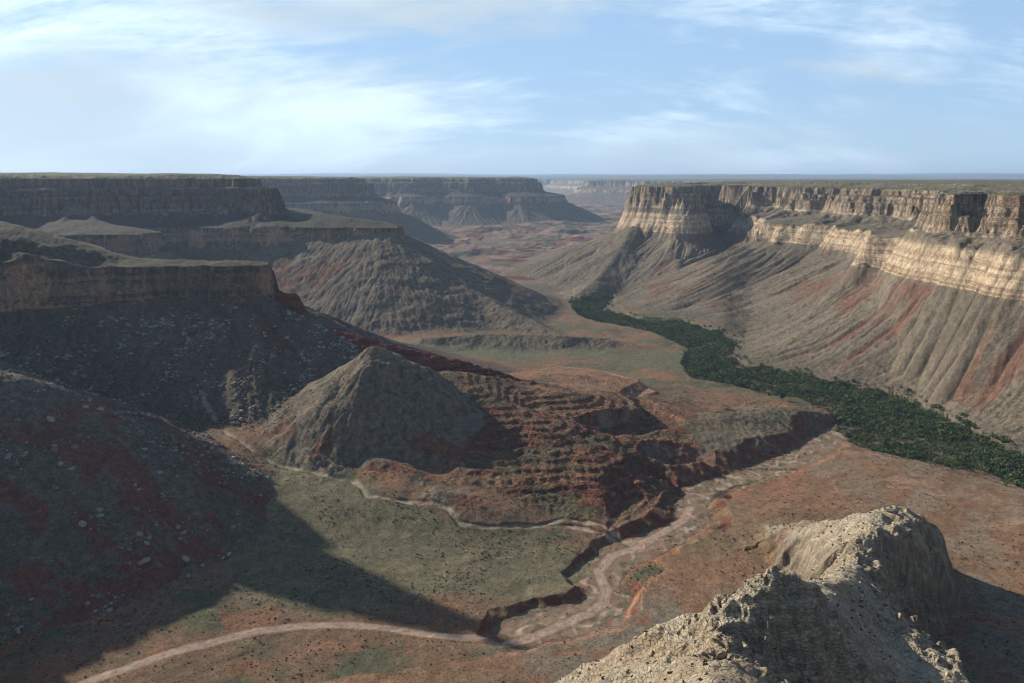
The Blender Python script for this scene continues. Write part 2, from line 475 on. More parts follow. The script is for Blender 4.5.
    h = np.where(near & (rd < 8), h - n3 * 0.3 * sstep(8, 4, rd), h)
    # canyon walls
    wA = fbm(x, y, 210, 3, 41) * 26
    wB = fbm(x, y, 52, 3, 43) * 9
    wC = fbm(x, y, 13, 2, 45) * 2.6
    alc = np.abs(pn(x / 95, y / 95, 88)) * 22 - 6
    part = np.zeros(x.shape, np.int8)
    gsc = 1.0
    for side in ('w', 'e'):
        dl0 = sdf('l' + side, x, y)
        du0 = sdf('u' + side, x, y)
        if side == 'w':
            # keep the near bench edge tidy
            fade = sstep(300, 1400, y) * 0.65 + 0.35
        else:
            fade = 0.75
        wf = sstep(120, 15, dl0) if side == 'e' else sstep(200, 15, dl0)
        kk = 0.45 if side == 'e' else 1.25
        dl = dl0 + (wA * fade * 0.5 + wB * kk + wC * kk * 0.6 + alc * 0.5 * fade * kk) * (0.1 + 0.9 * wf)
        du = du0 + wA * 0.8 + wB * 1.5 + wC * 1.5 + alc
        gx = gn.bl(SD['l' + side + 'g'][0], x, y)
        gy = gn.bl(SD['l' + side + 'g'][1], x, y)
        mi = gn.inside(x, y)
        D = 420 + 30 * n1 + (70 if side == 'e' else 0)
        if side == 'w':
            D = D - 90 * sstep(820, 700, y)
        if side == 'e':
            es = gn.bl(SD_EAST, x, y) + n2 * 5
            inner = mi_e = gn.inside(x, y) & (y < 2600)
            wI = sstep(2500, 1850, y)
            D = np.where(inner, D + (np.minimum(D, dl + np.maximum(-es, 0) + 2) - D) * wI, D)
            D = np.maximum(D, 40)
        lz = low_profile(dl, D)
        if side == 'e':
            lz = np.where(inner & (es > 0), lz + (np.minimum(lz, -4 - es) - lz) * wI, lz)
        tt = np.clip(dl / D, 0, 1)
        env = sstep(14, 90, dl) * (1 - tt) ** 0.7
        ox = x + n2 * 5
        oy = y + n2 * 5
        g1 = 1 - np.minimum(np.abs(rib(ox, oy, gx, gy, 62, 51, 0.12)) * 2.4, 1)
        g2 = 1 - np.minimum(np.abs(rib(ox, oy, gx, gy, 27, 52, 0.12)) * 2.4, 1)
        g3 = 1 - np.minimum(np.abs(rib(ox, oy, gx, gy, 11, 53, 0.14)) * 2.2, 1)
        rs_side = rib(ox, oy, gx, gy, 34, 58, 0.15) * 0.7 + g1 * 0.45 + g2 * 0.2 + pn(x / 210, y / 210, 59) * 0.9
        rs_q = rs_side if side == 'w' else np.where(c_east(x), rs_side, rs_q)
        amp = 8.5 if side == 'e' else 5.5
        lz = lz - env * (g1 * g1 * amp + g2 * g2 * amp * 0.62 + g3 * amp * 0.24)
        # spurs between the big draws
        lz = lz + env * rib(ox, oy, gx, gy, 150, 55, 0.2) * 15
        if side == 'w':
            lz = lz + np.where(y < 1200, sstep(-2, -45, dl) * 40 * sstep(-470, -700, x) * sstep(860, 960, y) * sstep(1300, 1050, y), 0)
            lz = np.where(y < 800, lz - np.maximum(dl - 20, 0) * 0.06, lz)
        zp = 314.0 if side == 'w' else 292.0
        if side == 'e':
            sof = sstep(1300, 1420, y) * sstep(2330, 2180, y) * 0.62 + np.clip(pn(x / 140, y / 140, 64), 0, 0.5) * 0.5 * sstep(2300, 2100, y)
        else:
            sof = np.clip(pn(x / 160, y / 160, 65), 0, 0.5) * 0.8
        du = np.where(du > 0, du * (1 - np.clip(sof, 0, 0.75) * sstep(70, 20, du)), du)
        uz = up_profile(du, zp, 1)
        eu = sstep(20, 60, du)
        ugx = gn.bl(SD['u' + side + 'g'][0], x, y)
        ugy = gn.bl(SD['u' + side + 'g'][1], x, y)
        gu = 1 - np.minimum(np.abs(rib(ox, oy, ugx, ugy, 38, 57, 0.15)) * 2.2, 1)
        uz = uz - eu * gu * gu * 8 + eu * rib(ox, oy, ugx, ugy, 90, 62, 0.15) * 7
        if side == 'w':
            uz = np.where(y < 830, uz - np.maximum(du - 20, 0) * 0.75, uz)
        uz = uz + sstep(-30, -200, du) * (n1 * 4 + fbm(x, y, 1200, 2, 77) * 4)
        if side == 'w':
            uz = uz + np.where(uz > 262, sstep(262, 300, uz) * (150 * np.exp(-((x + 715) ** 2 + (y - 980) ** 2) / 16000.0) + 110 * np.exp(-((x + 700) ** 2 + (y - 600) ** 2) / 16000.0)), 0)  # two out-of-view peaks added on the left rim to lengthen its cast shadow
        uz = uz - np.maximum(dl - 2, 0) * 1.6
        w = np.maximum(lz, uz)
        m = w > h
        c = CLS['west'] if side == 'w' else CLS['east']
        cls = np.where(m, c, cls)
        pt = np.where((du > -22) & (du < 17) & (uz >= lz), 2, np.where((dl > -2) & (dl < 14) & (lz > uz), 1, np.where((du < 0) & (uz > lz), 3, 0)))
        part = np.where(m, pt, part)
        h = np.where(w > -40, smax(h, w, np.where(w > 60, 1.0, 7.0)), h)
    dn = sdf('no', x, y) + wA * 8
    nz = np.interp(dn, np.array([-20000, -9000, -3000, 0, 60, 900]), np.array([500, 410, 312, 296, 200, -60])).astype(F)
    nz = nz + sstep(-200, -6000, dn) * fbm(x, y, 9000, 3, 81) * 70
    cls = np.where(nz > h, CLS['north'], cls)
    h = np.maximum(h, nz)
    # the viewpoint's own rim
    mc = r < 900
    if mc.any():
        dc = np.full(x.shape, 999, F)
        dc[mc] = poly_sdf(x[mc], y[mc], CAM_UP)
        cz = np.interp(dc + np.where(dc > 3, n3 * 1.5, 0), np.array([-50, 0, 3, 8, 14, 80, 180, 300]), np.array([300, 298.2, 276, 252, 230, 160, 60, -5])).astype(F)
        cls = np.where(cz > h, CLS['camera'], cls)
        part = np.where(cz > h, 0, part)
        h = np.maximum(h, cz)
    # rubble and bedrock roughness
    rough = np.where(cls == CLS['floor'], 0.25, 1.0)
    h4 = fbm(x, y, 6.0, 2, 91)
    h = h + rough * h4 * 0.55 * sstep(6000, 1500, r)
    mo = (cls == CLS['outcrop'])
    if mo.any():
        X = x[mo]
        Y = y[mo]
        zz = h[mo]
        rk = np.abs(fbm(X, Y, 19, 2, 95)) * 8 + np.abs(fbm(X + zz * 0.4, Y, 7, 3, 97, 0.55)) * 2.6 - 1.6
        # bare rock on the crest and the right hand face
        # bare-rock mask: distance from the crest pieces
        c1 = seg_dist(X, Y, [Z(735, 612, 340), Z(768, 580, 348), Z(790, 584, 350), Z(770, 640, 325), Z(750, 700, 300)])[0]
        c2 = seg_dist(X, Y, [Z(922, 540, 540), Z(885, 560, 500), Z(900, 592, 450), Z(930, 622, 415), Z(960, 652, 385)])[0]
        rm = np.maximum(sstep(34, 16, c1 + n2[mo] * 6), sstep(34, 14, c2 + n2[mo] * 6))
        zz = zz - rm * rk + rm * 2.0
        zz = zz + rm * 0.45 * (terrace(zz + n3[mo] * 2, 4.5, 0.8) - zz)
        h[mo] = zz
    if not full:
        return h
    return dict(h=h, rs=rs_q, cls=cls, part=part, n1=n1, n2=n2, n3=n3, n4=h4, mred=mred, t1=t1, t2=t2, belt=belt, dw=dw, ds=np.minimum(ds, ds2), tr=tr, rd=rd, wA=wA, wB=wB, wC=wC, r=r, near=near)


# ------------------------------------------------------------------ polar survey grid
NC = 1500
a_mid = np.linspace(-41, 41, NC)
a_left = np.linspace(-180, -41, 130)[:-1]
a_right = np.linspace(41, 180, 90)[1:]
ANG = np.radians(np.concatenate([a_left, a_mid, a_right]))
NA = len(ANG)
NF = 4200
rb = np.concatenate([np.linspace(1.0, 200, 260)[:-1], np.geomspace(200, 3600, 3000)[:-1], np.geomspace(3600, 12000, 700)[:-1], np.geomspace(12000, 42000, 160)])
NF = len(rb)
NR = 1500
SIN, COS = np.sin(ANG), np.cos(ANG)


def chunks(n, k):
    return [(i, min(n, i + k)) for i in range(0, n, k)]


Hf = np.zeros((NA, NF), F)


def job1(c):
    a, b = c
    X = SIN[a:b, None] * rb[None]
    Y = COS[a:b, None] * rb[None]
    Hf[a:b] = height(X.ravel(), Y.ravel()).reshape(b - a, NF)


with ThreadPoolExecutor(4) as ex:
    list(ex.map(job1, chunks(NA, 24)))
print('heights', round(time.time() - T0, 1))

phi = np.arctan2(Hf - CAMZ, rb[None])
dphi = np.abs(np.diff(phi, axis=1))
drr = np.diff(rb)[None] / rb[None, 1:]
dzz = np.abs(np.diff(Hf, axis=1)) / rb[None, 1:]
W = np.minimum(dphi, 0.01) + 0.10 * np.minimum(dzz, 0.02) + 0.0035 * drr
W = np.where(rb[None, 1:] < 170, 0.006 * drr, W)
k = 16
for _ in range(2):
    cs = np.cumsum(np.pad(W, ((k + 1, k), (0, 0)), mode='edge'), axis=0)
    W = (cs[2 * k + 1:] - cs[:-2 * k - 1]) / (2 * k + 1)
CW = np.concatenate([np.zeros((NA, 1)), np.cumsum(W, axis=1)], axis=1)
RR = np.zeros((NA, NR))
for i in range(NA):
    RR[i] = np.interp(np.linspace(0, CW[i, -1], NR), CW[i], rb)
del phi, dphi, W, CW, Hf
VX = SIN[:, None] * RR
VY = COS[:, None] * RR
VZ = np.zeros((NA, NR), F)
COL = np.zeros((NA, NR, 3), F)
OID = np.zeros((NA, NR), np.int16)

# ------------------------------------------------------------------ colour of the ground itself


def mixc(c, col, m):
    return c + (np.array(col, F)[None] - c) * np.clip(m, 0, 1)[:, None]


OBJ = ['canyon_floor', 'dirt_road', 'dry_wash', 'creek_bottom', 'spur', 'red_ridge', 'pyramid_hill', 'badland_hill', 'knoll', 'mound', 'rock_outcrop', 'viewpoint_rim',
       'near_wall', 'near_bench', 'left_bench', 'far_mesa', 'end_mesa', 'butte', 'right_wall', 'distant_mesa', 'distant_plateau', 'plain_hill', 'stream_trail']
OI = {n: i for i, n in enumerate(OBJ)}


def paint(D, x, y):
    z = D['h']
    n1, n2, n3, n4 = D['n1'], D['n2'], D['n3'], D['n4']
    cls, part = D['cls'], D['part']
    n = len(x)
    # slope estimate
    zx = height(x + 1.5, y)
    zy = height(x, y + 1.5)
    sl = np.hypot(zx - z, zy - z) / 1.5
    fine = fbm(x, y, 2.6, 2, 101)
    blot = fbm(x, y, 120, 4, 103)
    blot2 = fbm(x, y, 38, 3, 105)
    c = np.tile(np.array([0.200, 0.128, 0.078], F), (n, 1))            # dry soil with low brush
    c = mixc(c, (0.12, 0.115, 0.066), sstep(-0.1, 0.35, blot))
    c = mixc(c, (0.27, 0.135, 0.075), sstep(0.1, 0.5, blot2) * 0.8)
    fl = cls == CLS['floor']
    near = D['near']
    # far floor: patchwork of red and tan
    fr = sstep(1700, 2300, y)
    cf = np.tile(np.array([0.20, 0.135, 0.10], F), (n, 1))
    b3 = fbm(x, y * 2.2, 260, 4, 107, 0.6)
    cf = mixc(cf, (0.13, 0.05, 0.035), sstep(0.05, 0.3, b3))
    cf = mixc(cf, (0.30, 0.20, 0.15), sstep(0.1, 0.35, fbm(x, y * 2.2, 190, 3, 109)))
    cf = mixc(cf, (0.13, 0.125, 0.08), sstep(0.1, 0.4, fbm(x, y * 1.5, 300, 3, 111)))
    c = np.where((fr > 0)[:, None], c + (cf - c) * fr[:, None], c)
    # terrace on the right
    t1 = D['t1']
    m = near * sstep(4, -6, t1)
    ct = np.tile(np.array([0.240, 0.140, 0.082], F), (n, 1))
    ct = mixc(ct, (0.32, 0.160, 0.088), sstep(0.0, 0.7, blot2 + 0.3 * blot) * 0.6)
    ct = mixc(ct, (0.185, 0.135, 0.078), sstep(0.0, 0.6, -blot) * 0.7)
    ct = mixc(ct, (0.36, 0.22, 0.14), sstep(0.28, 0.5, fbm(x, y * 2.0, 60, 3, 113)) * sstep(450, 800, x + y * 0.5) * 0.8)
    c = c + (ct - c) * m[:, None]
    c = mixc(c, (0.24, 0.19, 0.13), near * sstep(350, 250, x * 0 + np.hypot(x - 480, y - 560)) * sstep(-0.2, 0.3, blot2) * (x > 300) * 0.7)
    # gravel plain at the foot of the viewpoint
    c = mixc(c, (0.20, 0.17, 0.125), near * sstep(560, 500, y) * sstep(-60, 40, x) * sstep(-0.35, 0.1, blot2) * 0.9)
    # green flat
    gr = dd('green', x, y) + n2 * 9
    m = near * sstep(6, -10, gr)
    cg = np.tile(np.array([0.162, 0.142, 0.084], F), (n, 1))
    cg = mixc(cg, (0.20, 0.165, 0.10), sstep(0.0, 0.4, fbm(x + y, x - y, 26, 3, 115)))
    c = c + (cg - c) * m[:, None]
    flb = dd('flatb', x, y) + n2 * 9
    c = mixc(c, (0.140, 0.132, 0.080), near * sstep(8, -12, flb))
    c = mixc(c, (0.135, 0.13, 0.075), near * sstep(30, 5, D['belt']) * sstep(900, 1100, y) * 0.7)
    # red beds
    redc = np.tile(np.array([0.265, 0.130, 0.074], F), (n, 1))
    strat = pn(z * 0.45 + n2 * 0.8, z * 0 + 3.3, 120)
    redc = mixc(redc, (0.175, 0.066, 0.042), sstep(0.0, 0.35, strat + 0.2 * blot2))
    redc = mixc(redc, (0.32, 0.155, 0.09), sstep(0.1, 0.35, -strat) * 0.7)
    mr = D['mred'] * near
    mm = mr * np.clip(0.12 + 0.75 * sstep(0.25, 0.8, sl) + sstep(0.0, 0.4, blot2 + 0.5 * blot) * 0.6, 0, 1) * ((cls == CLS['floor']) | (cls == CLS['badland']) | (cls == CLS['ridge']))
    c = c + (redc - c) * mm[:, None]
    # pale caprock lip round the hooked scarp
    lip = near * sstep(6.5, 2.0, np.abs(D['t2'] + 6.0)) * sstep(20, 60, x)
    c = mixc(c, (0.40, 0.27, 0.18), lip * 0.8)
    c = mixc(c, (0.30, 0.155, 0.088), near * sstep(0, -12, D['t2']) * sstep(-0.2, 0.3, blot2) * 0.9)
    # mounds
    m = (cls == CLS['mound']) * sstep(0, 3, z - 8)
    c = mixc(c, (0.150, 0.125, 0.085), m * 0.85)
    # cut banks
    bank = near * (fl | (cls == CLS['mound']) | (cls == CLS['badland'])) * sstep(0.30, 0.7, sl) * sstep(-0.5, 0.1, blot2) * sstep(60, 40, np.minimum(D['dw'], D['ds'])) * sstep(9.5, 13, D['dw'])
    c = mixc(c, (0.17, 0.068, 0.042), bank)
    edge = near * fl * sstep(3.5, 0.5, np.abs(t1 + 1.0)) * sstep(-0.2, 0.25, blot2 + 0.15)
    c = mixc(c, (0.38, 0.20, 0.12), edge * 0.8)
    # wash bed
    wb = near * sstep(17, 12, D['dw'] + n3 * 3)
    c = mixc(c, (0.25, 0.175, 0.118), wb)
    ch = near * sstep(0.16, 0.05, np.abs(fbm(x, y, 30, 2, 131))) * wb
    c = mixc(c, (0.40, 0.31, 0.225), ch)
    c = mixc(c, (0.12, 0.108, 0.062), wb * sstep(0.15, 0.4, fbm(x, y, 13, 2, 133)) * 0.7)
    # creek bottom
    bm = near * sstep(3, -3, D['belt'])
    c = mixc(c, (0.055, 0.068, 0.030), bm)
    # grey scree hills
    py = (cls == CLS['pyramid']) | (cls == CLS['knoll'])
    c = mixc(c, (0.180, 0.148, 0.108), py * 0.92)
    c = mixc(c, (0.20, 0.08, 0.05), py * sstep(0.15, 0.4, blot2) * sstep(75, 40, z) * 0.8)
    rg = cls == CLS['ridge']
    c = np.where(rg[:, None], redc * np.array([0.72, 0.40, 0.46], F)[None], c)
    c = mixc(c, (0.30, 0.155, 0.095), rg * sstep(0.2, 0.5, blot2) * sstep(0.55, 0.2, sl))
    sp = cls == CLS['spur']
    c = mixc(c, (0.140, 0.117, 0.090), sp)
    c = mixc(c, (0.180, 0.068, 0.048), sp * sstep(0.02, 0.30, fbm(x * 0.9 - y * 0.5, (x * 0.5 + y) * 1.3, 60, 4, 135, 0.65)) * sstep(150, 110, z) * 0.85)
    # walls
    rib_v = np.clip(D['rs'], -1, 1)
    wl = (cls == CLS['west']) | (cls == CLS['east']) | (cls == CLS['mesa2']) | (cls == CLS['butte'])
    east = (cls == CLS['east']) | (cls == CLS['butte'])
    cw = np.tile(np.array([0.180, 0.142, 0.100], F), (n, 1))
    cw = np.where(east[:, None], np.array([0.172, 0.138, 0.098], F)[None], cw)
    cw = np.where(east[:, None], cw * (1 + 0.22 * rib_v - 0.18 * sstep(0.0, 0.4, blot))[:, None], cw)
    # debris brown-grey versus exposed red shale
    rs = D['rs'] * 0.52 + fbm(x, y, 120, 3, 137) * 0.55 - 0.10
    rmask = sstep(0.34, 0.60, rs + 0.10 * sstep(0.5, 0.9, sl)) * sstep(150, 135, z) * sstep(5, 25, z)
    cw = mixc(cw, (0.165, 0.076, 0.050), rmask * (0.75 - 0.5 * sstep(1900, 3200, y)))
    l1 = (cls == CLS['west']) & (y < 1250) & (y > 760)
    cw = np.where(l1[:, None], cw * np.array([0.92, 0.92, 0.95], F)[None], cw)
    cw = np.where((cls == CLS['west'])[:, None], cw * F(0.80), cw)  # left wall colours darkened here to deepen their shade
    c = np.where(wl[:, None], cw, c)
    # fade of the talus foot into the floor
    # cliffs
    st = pn(z * 0.22 + n1 * 0.6, z * 0 + 1.7, 140) + 0.6 * pn(z * 0.75 + n1, z * 0 + 5.1, 142)
    streak = fbm(x * 1.0, y * 1.0, 9, 3, 144)
    streak2 = fbm(x, y, 60, 2, 146)
    cu = np.tile(np.array([0.35, 0.275, 0.185], F), (n, 1))
    cu = mixc(cu, (0.23, 0.155, 0.10), sstep(0.0, 0.35, st))
    cu = mixc(cu, (0.46, 0.37, 0.25), sstep(0.1, 0.4, -st))
    cu = mixc(cu, (0.13, 0.095, 0.07), sstep(0.12, 0.4, streak) * 0.8)
    cu = mixc(cu, (0.30, 0.18, 0.105), sstep(0.2, 0.5, streak2) * 0.35)
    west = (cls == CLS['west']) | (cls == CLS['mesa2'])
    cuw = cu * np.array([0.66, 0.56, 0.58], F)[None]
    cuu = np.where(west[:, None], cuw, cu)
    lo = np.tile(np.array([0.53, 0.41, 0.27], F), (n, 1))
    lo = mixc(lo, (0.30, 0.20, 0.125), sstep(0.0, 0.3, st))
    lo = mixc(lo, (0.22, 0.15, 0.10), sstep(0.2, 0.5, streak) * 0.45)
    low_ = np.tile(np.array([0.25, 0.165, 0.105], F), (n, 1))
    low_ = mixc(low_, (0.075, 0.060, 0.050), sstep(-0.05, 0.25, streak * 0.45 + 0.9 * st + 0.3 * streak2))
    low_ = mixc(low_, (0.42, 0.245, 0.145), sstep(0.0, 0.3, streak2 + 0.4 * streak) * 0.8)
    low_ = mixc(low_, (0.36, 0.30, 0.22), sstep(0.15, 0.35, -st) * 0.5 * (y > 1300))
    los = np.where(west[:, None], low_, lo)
    bt = (cls == CLS['east']) & (y > 2350) & (y < 3000) & (x < 640)
    bare = sstep(0.75, 1.3, sl)
    m2 = wl & (z > 214) & (z < 284)
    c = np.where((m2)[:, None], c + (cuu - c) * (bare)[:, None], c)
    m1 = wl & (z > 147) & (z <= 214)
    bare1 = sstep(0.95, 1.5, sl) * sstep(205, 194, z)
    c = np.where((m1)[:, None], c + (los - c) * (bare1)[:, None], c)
    m3 = wl & (z >= 276)
    cp = np.tile(np.array([0.150, 0.140, 0.085], F), (n, 1))
    cp = mixc(cp, (0.21, 0.18, 0.12), sstep(0, 0.4, blot2))
    c = np.where(m3[:, None], cp + (cuu - cp) * (sstep(0.45, 1.0, sl) * 0.8)[:, None], c)
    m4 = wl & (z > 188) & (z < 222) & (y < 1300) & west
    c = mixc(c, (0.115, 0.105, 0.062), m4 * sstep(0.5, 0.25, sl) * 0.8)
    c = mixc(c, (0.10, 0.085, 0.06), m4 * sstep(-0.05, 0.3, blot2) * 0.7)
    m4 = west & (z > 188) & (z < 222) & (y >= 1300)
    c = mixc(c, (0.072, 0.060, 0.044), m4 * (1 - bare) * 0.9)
    nn = cls == CLS['north']
    c = mixc(c, (0.13, 0.125, 0.10), nn)
    # foreground limestone
    oc = cls == CLS['outcrop']
    co = np.tile(np.array([0.47, 0.39, 0.275], F), (n, 1))
    co = mixc(co, (0.38, 0.27, 0.165), sstep(0.0, 0.5, blot2) * 0.7)
    rocky = sstep(0.8, 1.5, sl)
    co = mixc(co, (0.33, 0.265, 0.18), rocky)
    co = mixc(co, (0.42, 0.36, 0.26), sstep(0.1, 0.4, fine) * 0.5)
    co = mixc(co, (0.27, 0.12, 0.07), sstep(45, 20, z) * sstep(0.1, 0.5, blot2 + 0.1) * 0.6)
    co = mixc(co, (0.19, 0.15, 0.105), sstep(40, 24, z) * 0.5)
    c = np.where(oc[:, None], co, c)
    cc = cls == CLS['camera']
    c = mixc(c, (0.32, 0.27, 0.19), cc)
    tr = near * sstep(2.4, 1.1, D['tr'] + n3 * 2.2 + n2 * 1.2) * (0.65 + 0.35 * sstep(-0.3, 0.2, blot2))
    c = mixc(c, (0.37, 0.30, 0.22), tr * (cls != CLS['outcrop']))
    # road
    rdm = near * sstep(4.6, 3.6, D['rd'] + n3 * 0.5)
    c = mixc(c, (0.35, 0.25, 0.18), rdm)
    c = mixc(c, (0.23, 0.15, 0.10), near * sstep(1.0, 0.3, np.abs(D['rd'] - 0.1)) * 0.5)
    c = mixc(c, (0.42, 0.32, 0.235), near * sstep(0.8, 0.2, np.abs(D['rd'] - 1.7)) * 0.7)
    c = mixc(c, (0.22, 0.10, 0.06), near * sstep(8, 5, D['rd']) * sstep(4.2, 5, D['rd']) * 0.5)
    spk = fbm(x, y, 5.5, 2, 161)
    c = c * (1 + 0.20 * fine + 0.14 * n4 + 0.30 * np.where(fl, 0.6, 1.0) * np.clip(spk, -0.6, 0.6) * sstep(300, 700, D['r']))[:, None]
    # low brush and blocks on the slopes
    c = mixc(c, (0.055, 0.055, 0.035), (0.55 * sstep(0.26, 0.42, fbm(x, y, 9, 2, 163)) * (sl < 1.1) * sstep(300, 600, D['r'])) * ((cls == CLS['west']) | (cls == CLS['east']) | (cls == CLS['butte']) | (cls == CLS['mesa2']) | (cls == CLS['pyramid'])))
    c = np.clip(c * 0.86, 0.015, 0.75)
    # object of each point
    o = np.full(n, OI['canyon_floor'], np.int16)
    for a, b in (('spur', 'spur'), ('ridge', 'red_ridge'), ('pyramid', 'pyramid_hill'), ('badland', 'badland_hill'), ('knoll', 'knoll'), ('mound', 'mound'), ('mesa2', 'left_bench'), ('butte', 'butte'),
                 ('outcrop', 'rock_outcrop'), ('camera', 'viewpoint_rim'), ('north', 'distant_plateau')):
        o[cls == CLS[a]] = OI[b]
    o[(cls == CLS['mound']) & (y > 1250)] = OI['plain_hill']
    W_ = cls == CLS['west']
    o[W_] = OI['near_wall']
    o[W_ & (y > 800)] = OI['near_bench']
    o[W_ & (y > 1330)] = OI['left_bench']
    o[W_ & (y > 2900)] = OI['far_mesa']
    o[W_ & (y > 4500)] = OI['end_mesa']
    E_ = cls == CLS['east']
    o[E_] = OI['right_wall']
    o[E_ & (y > 8000)] = OI['distant_mesa']
    o[E_ & (y > 2050) & (y < 3000) & (x < 600 + (y - 2450) * 0.25)] = OI['butte']
    fl2 = near & ((cls == CLS['floor']) | (cls == CLS['mound']))
    o[fl2 & (D['belt'] < 0)] = OI['creek_bottom']
    o[fl2 & (D['dw'] + n3 * 3 < 14)] = OI['dry_wash']
    o[near & (D['tr'] + n3 * 2 < 2.2) & (cls != CLS['outcrop'])] = OI['stream_trail']
    o[near & (D['rd'] < 4.2) & (cls != CLS['outcrop'])] = OI['dirt_road']
    return c, o * 4 + np.where(wl, part, 0).astype(np.int16)


def job2(c):
    a, b = c
    x = VX[a:b].ravel()
    y = VY[a:b].ravel()
    D = height(x, y, True)
    cc, oo = paint(D, x.astype(F), y.astype(F))
    VZ[a:b] = D['h'].reshape(b - a, NR)
    COL[a:b] = cc.reshape(b - a, NR, 3)
    OID[a:b] = oo.reshape(b - a, NR)


with ThreadPoolExecutor(4) as ex:
    list(ex.map(job2, chunks(NA, 30)))
print('painted', round(time.time() - T0, 1))


def hq(x, y):
    return height(np.atleast_1d(np.asarray(x, F)), np.atleast_1d(np.asarray(y, F)))


# ------------------------------------------------------------------ materials
def new_mat(name):
    m = bpy.data.materials.new(name)
    m.use_nodes = True
    nt = m.node_tree
    b = nt.nodes['Principled BSDF']
    b.inputs['Roughness'].default_value = 0.95
    b.inputs['Specular IOR Level'].default_value = 0.1
    return m, nt, b


def ground_mat(name, bump=0.6, scale=1.0, speck=0.45, dots=0.0):
    m, nt, b = new_mat(name)
    N, L = nt.nodes, nt.links
    at = N.new('ShaderNodeAttribute')
    at.attribute_name = 'albedo'
    tc = N.new('ShaderNodeTexCoord')

    def noise(sc, det=4, rough=0.6):
        n = N.new('ShaderNodeTexNoise')
        n.inputs['Scale'].default_value = sc
        n.inputs['Detail'].default_value = det
        n.inputs['Roughness'].default_value = rough
        L.new(tc.outputs['Object'], n.inputs['Vector'])
        return n
    n1 = noise(0.9 * scale, 5, 0.7)
    n2 = noise(0.12 * scale, 4, 0.6)
    mr = N.new('ShaderNodeMapRange')
    mr.inputs['From Min'].default_value = 0.3
    mr.inputs['From Max'].default_value = 0.7
    mr.inputs['To Min'].default_value = 1 - speck
    mr.inputs['To Max'].default_value = 1 + speck
    L.new(n1.outputs['Fac'], mr.inputs['Value'])
    mr2 = N.new('ShaderNodeMapRange')
    mr2.inputs['From Min'].default_value = 0.3
    mr2.inputs['From Max'].default_value = 0.7
    mr2.inputs['To Min'].default_value = 0.82
    mr2.inputs['To Max'].default_value = 1.18
    L.new(n2.outputs['Fac'], mr2.inputs['Value'])
    mu = N.new('ShaderNodeMath')
    mu.operation = 'MULTIPLY'
    L.new(mr.outputs[0], mu.inputs[0])
    L.new(mr2.outputs[0], mu.inputs[1])
    vm = N.new('ShaderNodeVectorMath')
    vm.operation = 'SCALE'
    L.new(at.outputs['Color'], vm.inputs[0])
    L.new(mu.outputs[0], vm.inputs['Scale'])
    out = vm.outputs[0]
    if dots:
        # scattered low brush and stones
        vo = N.new('ShaderNodeTexVoronoi')
        vo.inputs['Scale'].default_value = 0.42 * scale
        vo.inputs['Randomness'].default_value = 1.0
        L.new(tc.outputs['Object'], vo.inputs['Vector'])
        r1 = N.new('ShaderNodeMapRange')
        r1.inputs['From Min'].default_value = 0.40
        r1.inputs['From Max'].default_value = 0.20
        L.new(vo.outputs['Distance'], r1.inputs['Value'])
        sc = N.new('ShaderNodeSeparateColor')
        L.new(vo.outputs['Color'], sc.inputs[0])
        gt = N.new('ShaderNodeMath')
        gt.operation = 'GREATER_THAN'
        gt.inputs[1].default_value = 0.35
        L.new(sc.outputs[0], gt.inputs[0])
        m3 = N.new('ShaderNodeMath')
        m3.operation = 'MULTIPLY'
        L.new(r1.outputs[0], m3.inputs[0])
        L.new(gt.outputs[0], m3.inputs[1])
        m4 = N.new('ShaderNodeMath')
        m4.operation = 'MULTIPLY'
        m4.inputs[1].default_value = dots
        L.new(m3.outputs[0], m4.inputs[0])
        mx = N.new('ShaderNodeMix')
        mx.data_type = 'RGBA'
        L.new(m4.outputs[0], mx.inputs['Factor'])
        L.new(out, mx.inputs['A'])
        mx.inputs['B'].default_value = (0.045, 0.048, 0.028, 1)
        out = mx.outputs['Result']
    L.new(out, b.inputs['Base Color'])
    bp = N.new('ShaderNodeBump')
    bp.inputs['Strength'].default_value = bump
    bp.inputs['Distance'].default_value = 1.2 / scale
    n3 = noise(0.55 * scale, 6, 0.75)
    L.new(n3.outputs['Fac'], bp.inputs['Height'])
    L.new(bp.outputs[0], b.inputs['Normal'])
    return m


MAT_EARTH = ground_mat('brushy_earth', 0.6, 1.0, 0.36, 0.75)
MAT_TALUS = ground_mat('talus', 0.8, 0.7, 0.42, 0.5)
MAT_CLIFF = ground_mat('cliff_rock', 0.9, 0.5, 0.35, 0.0)
MAT_SAND = ground_mat('wash_sand', 0.3, 1.2, 0.25, 0.0)
MAT_LIME = ground_mat('limestone', 0.8, 1.6, 0.30, 0.0)


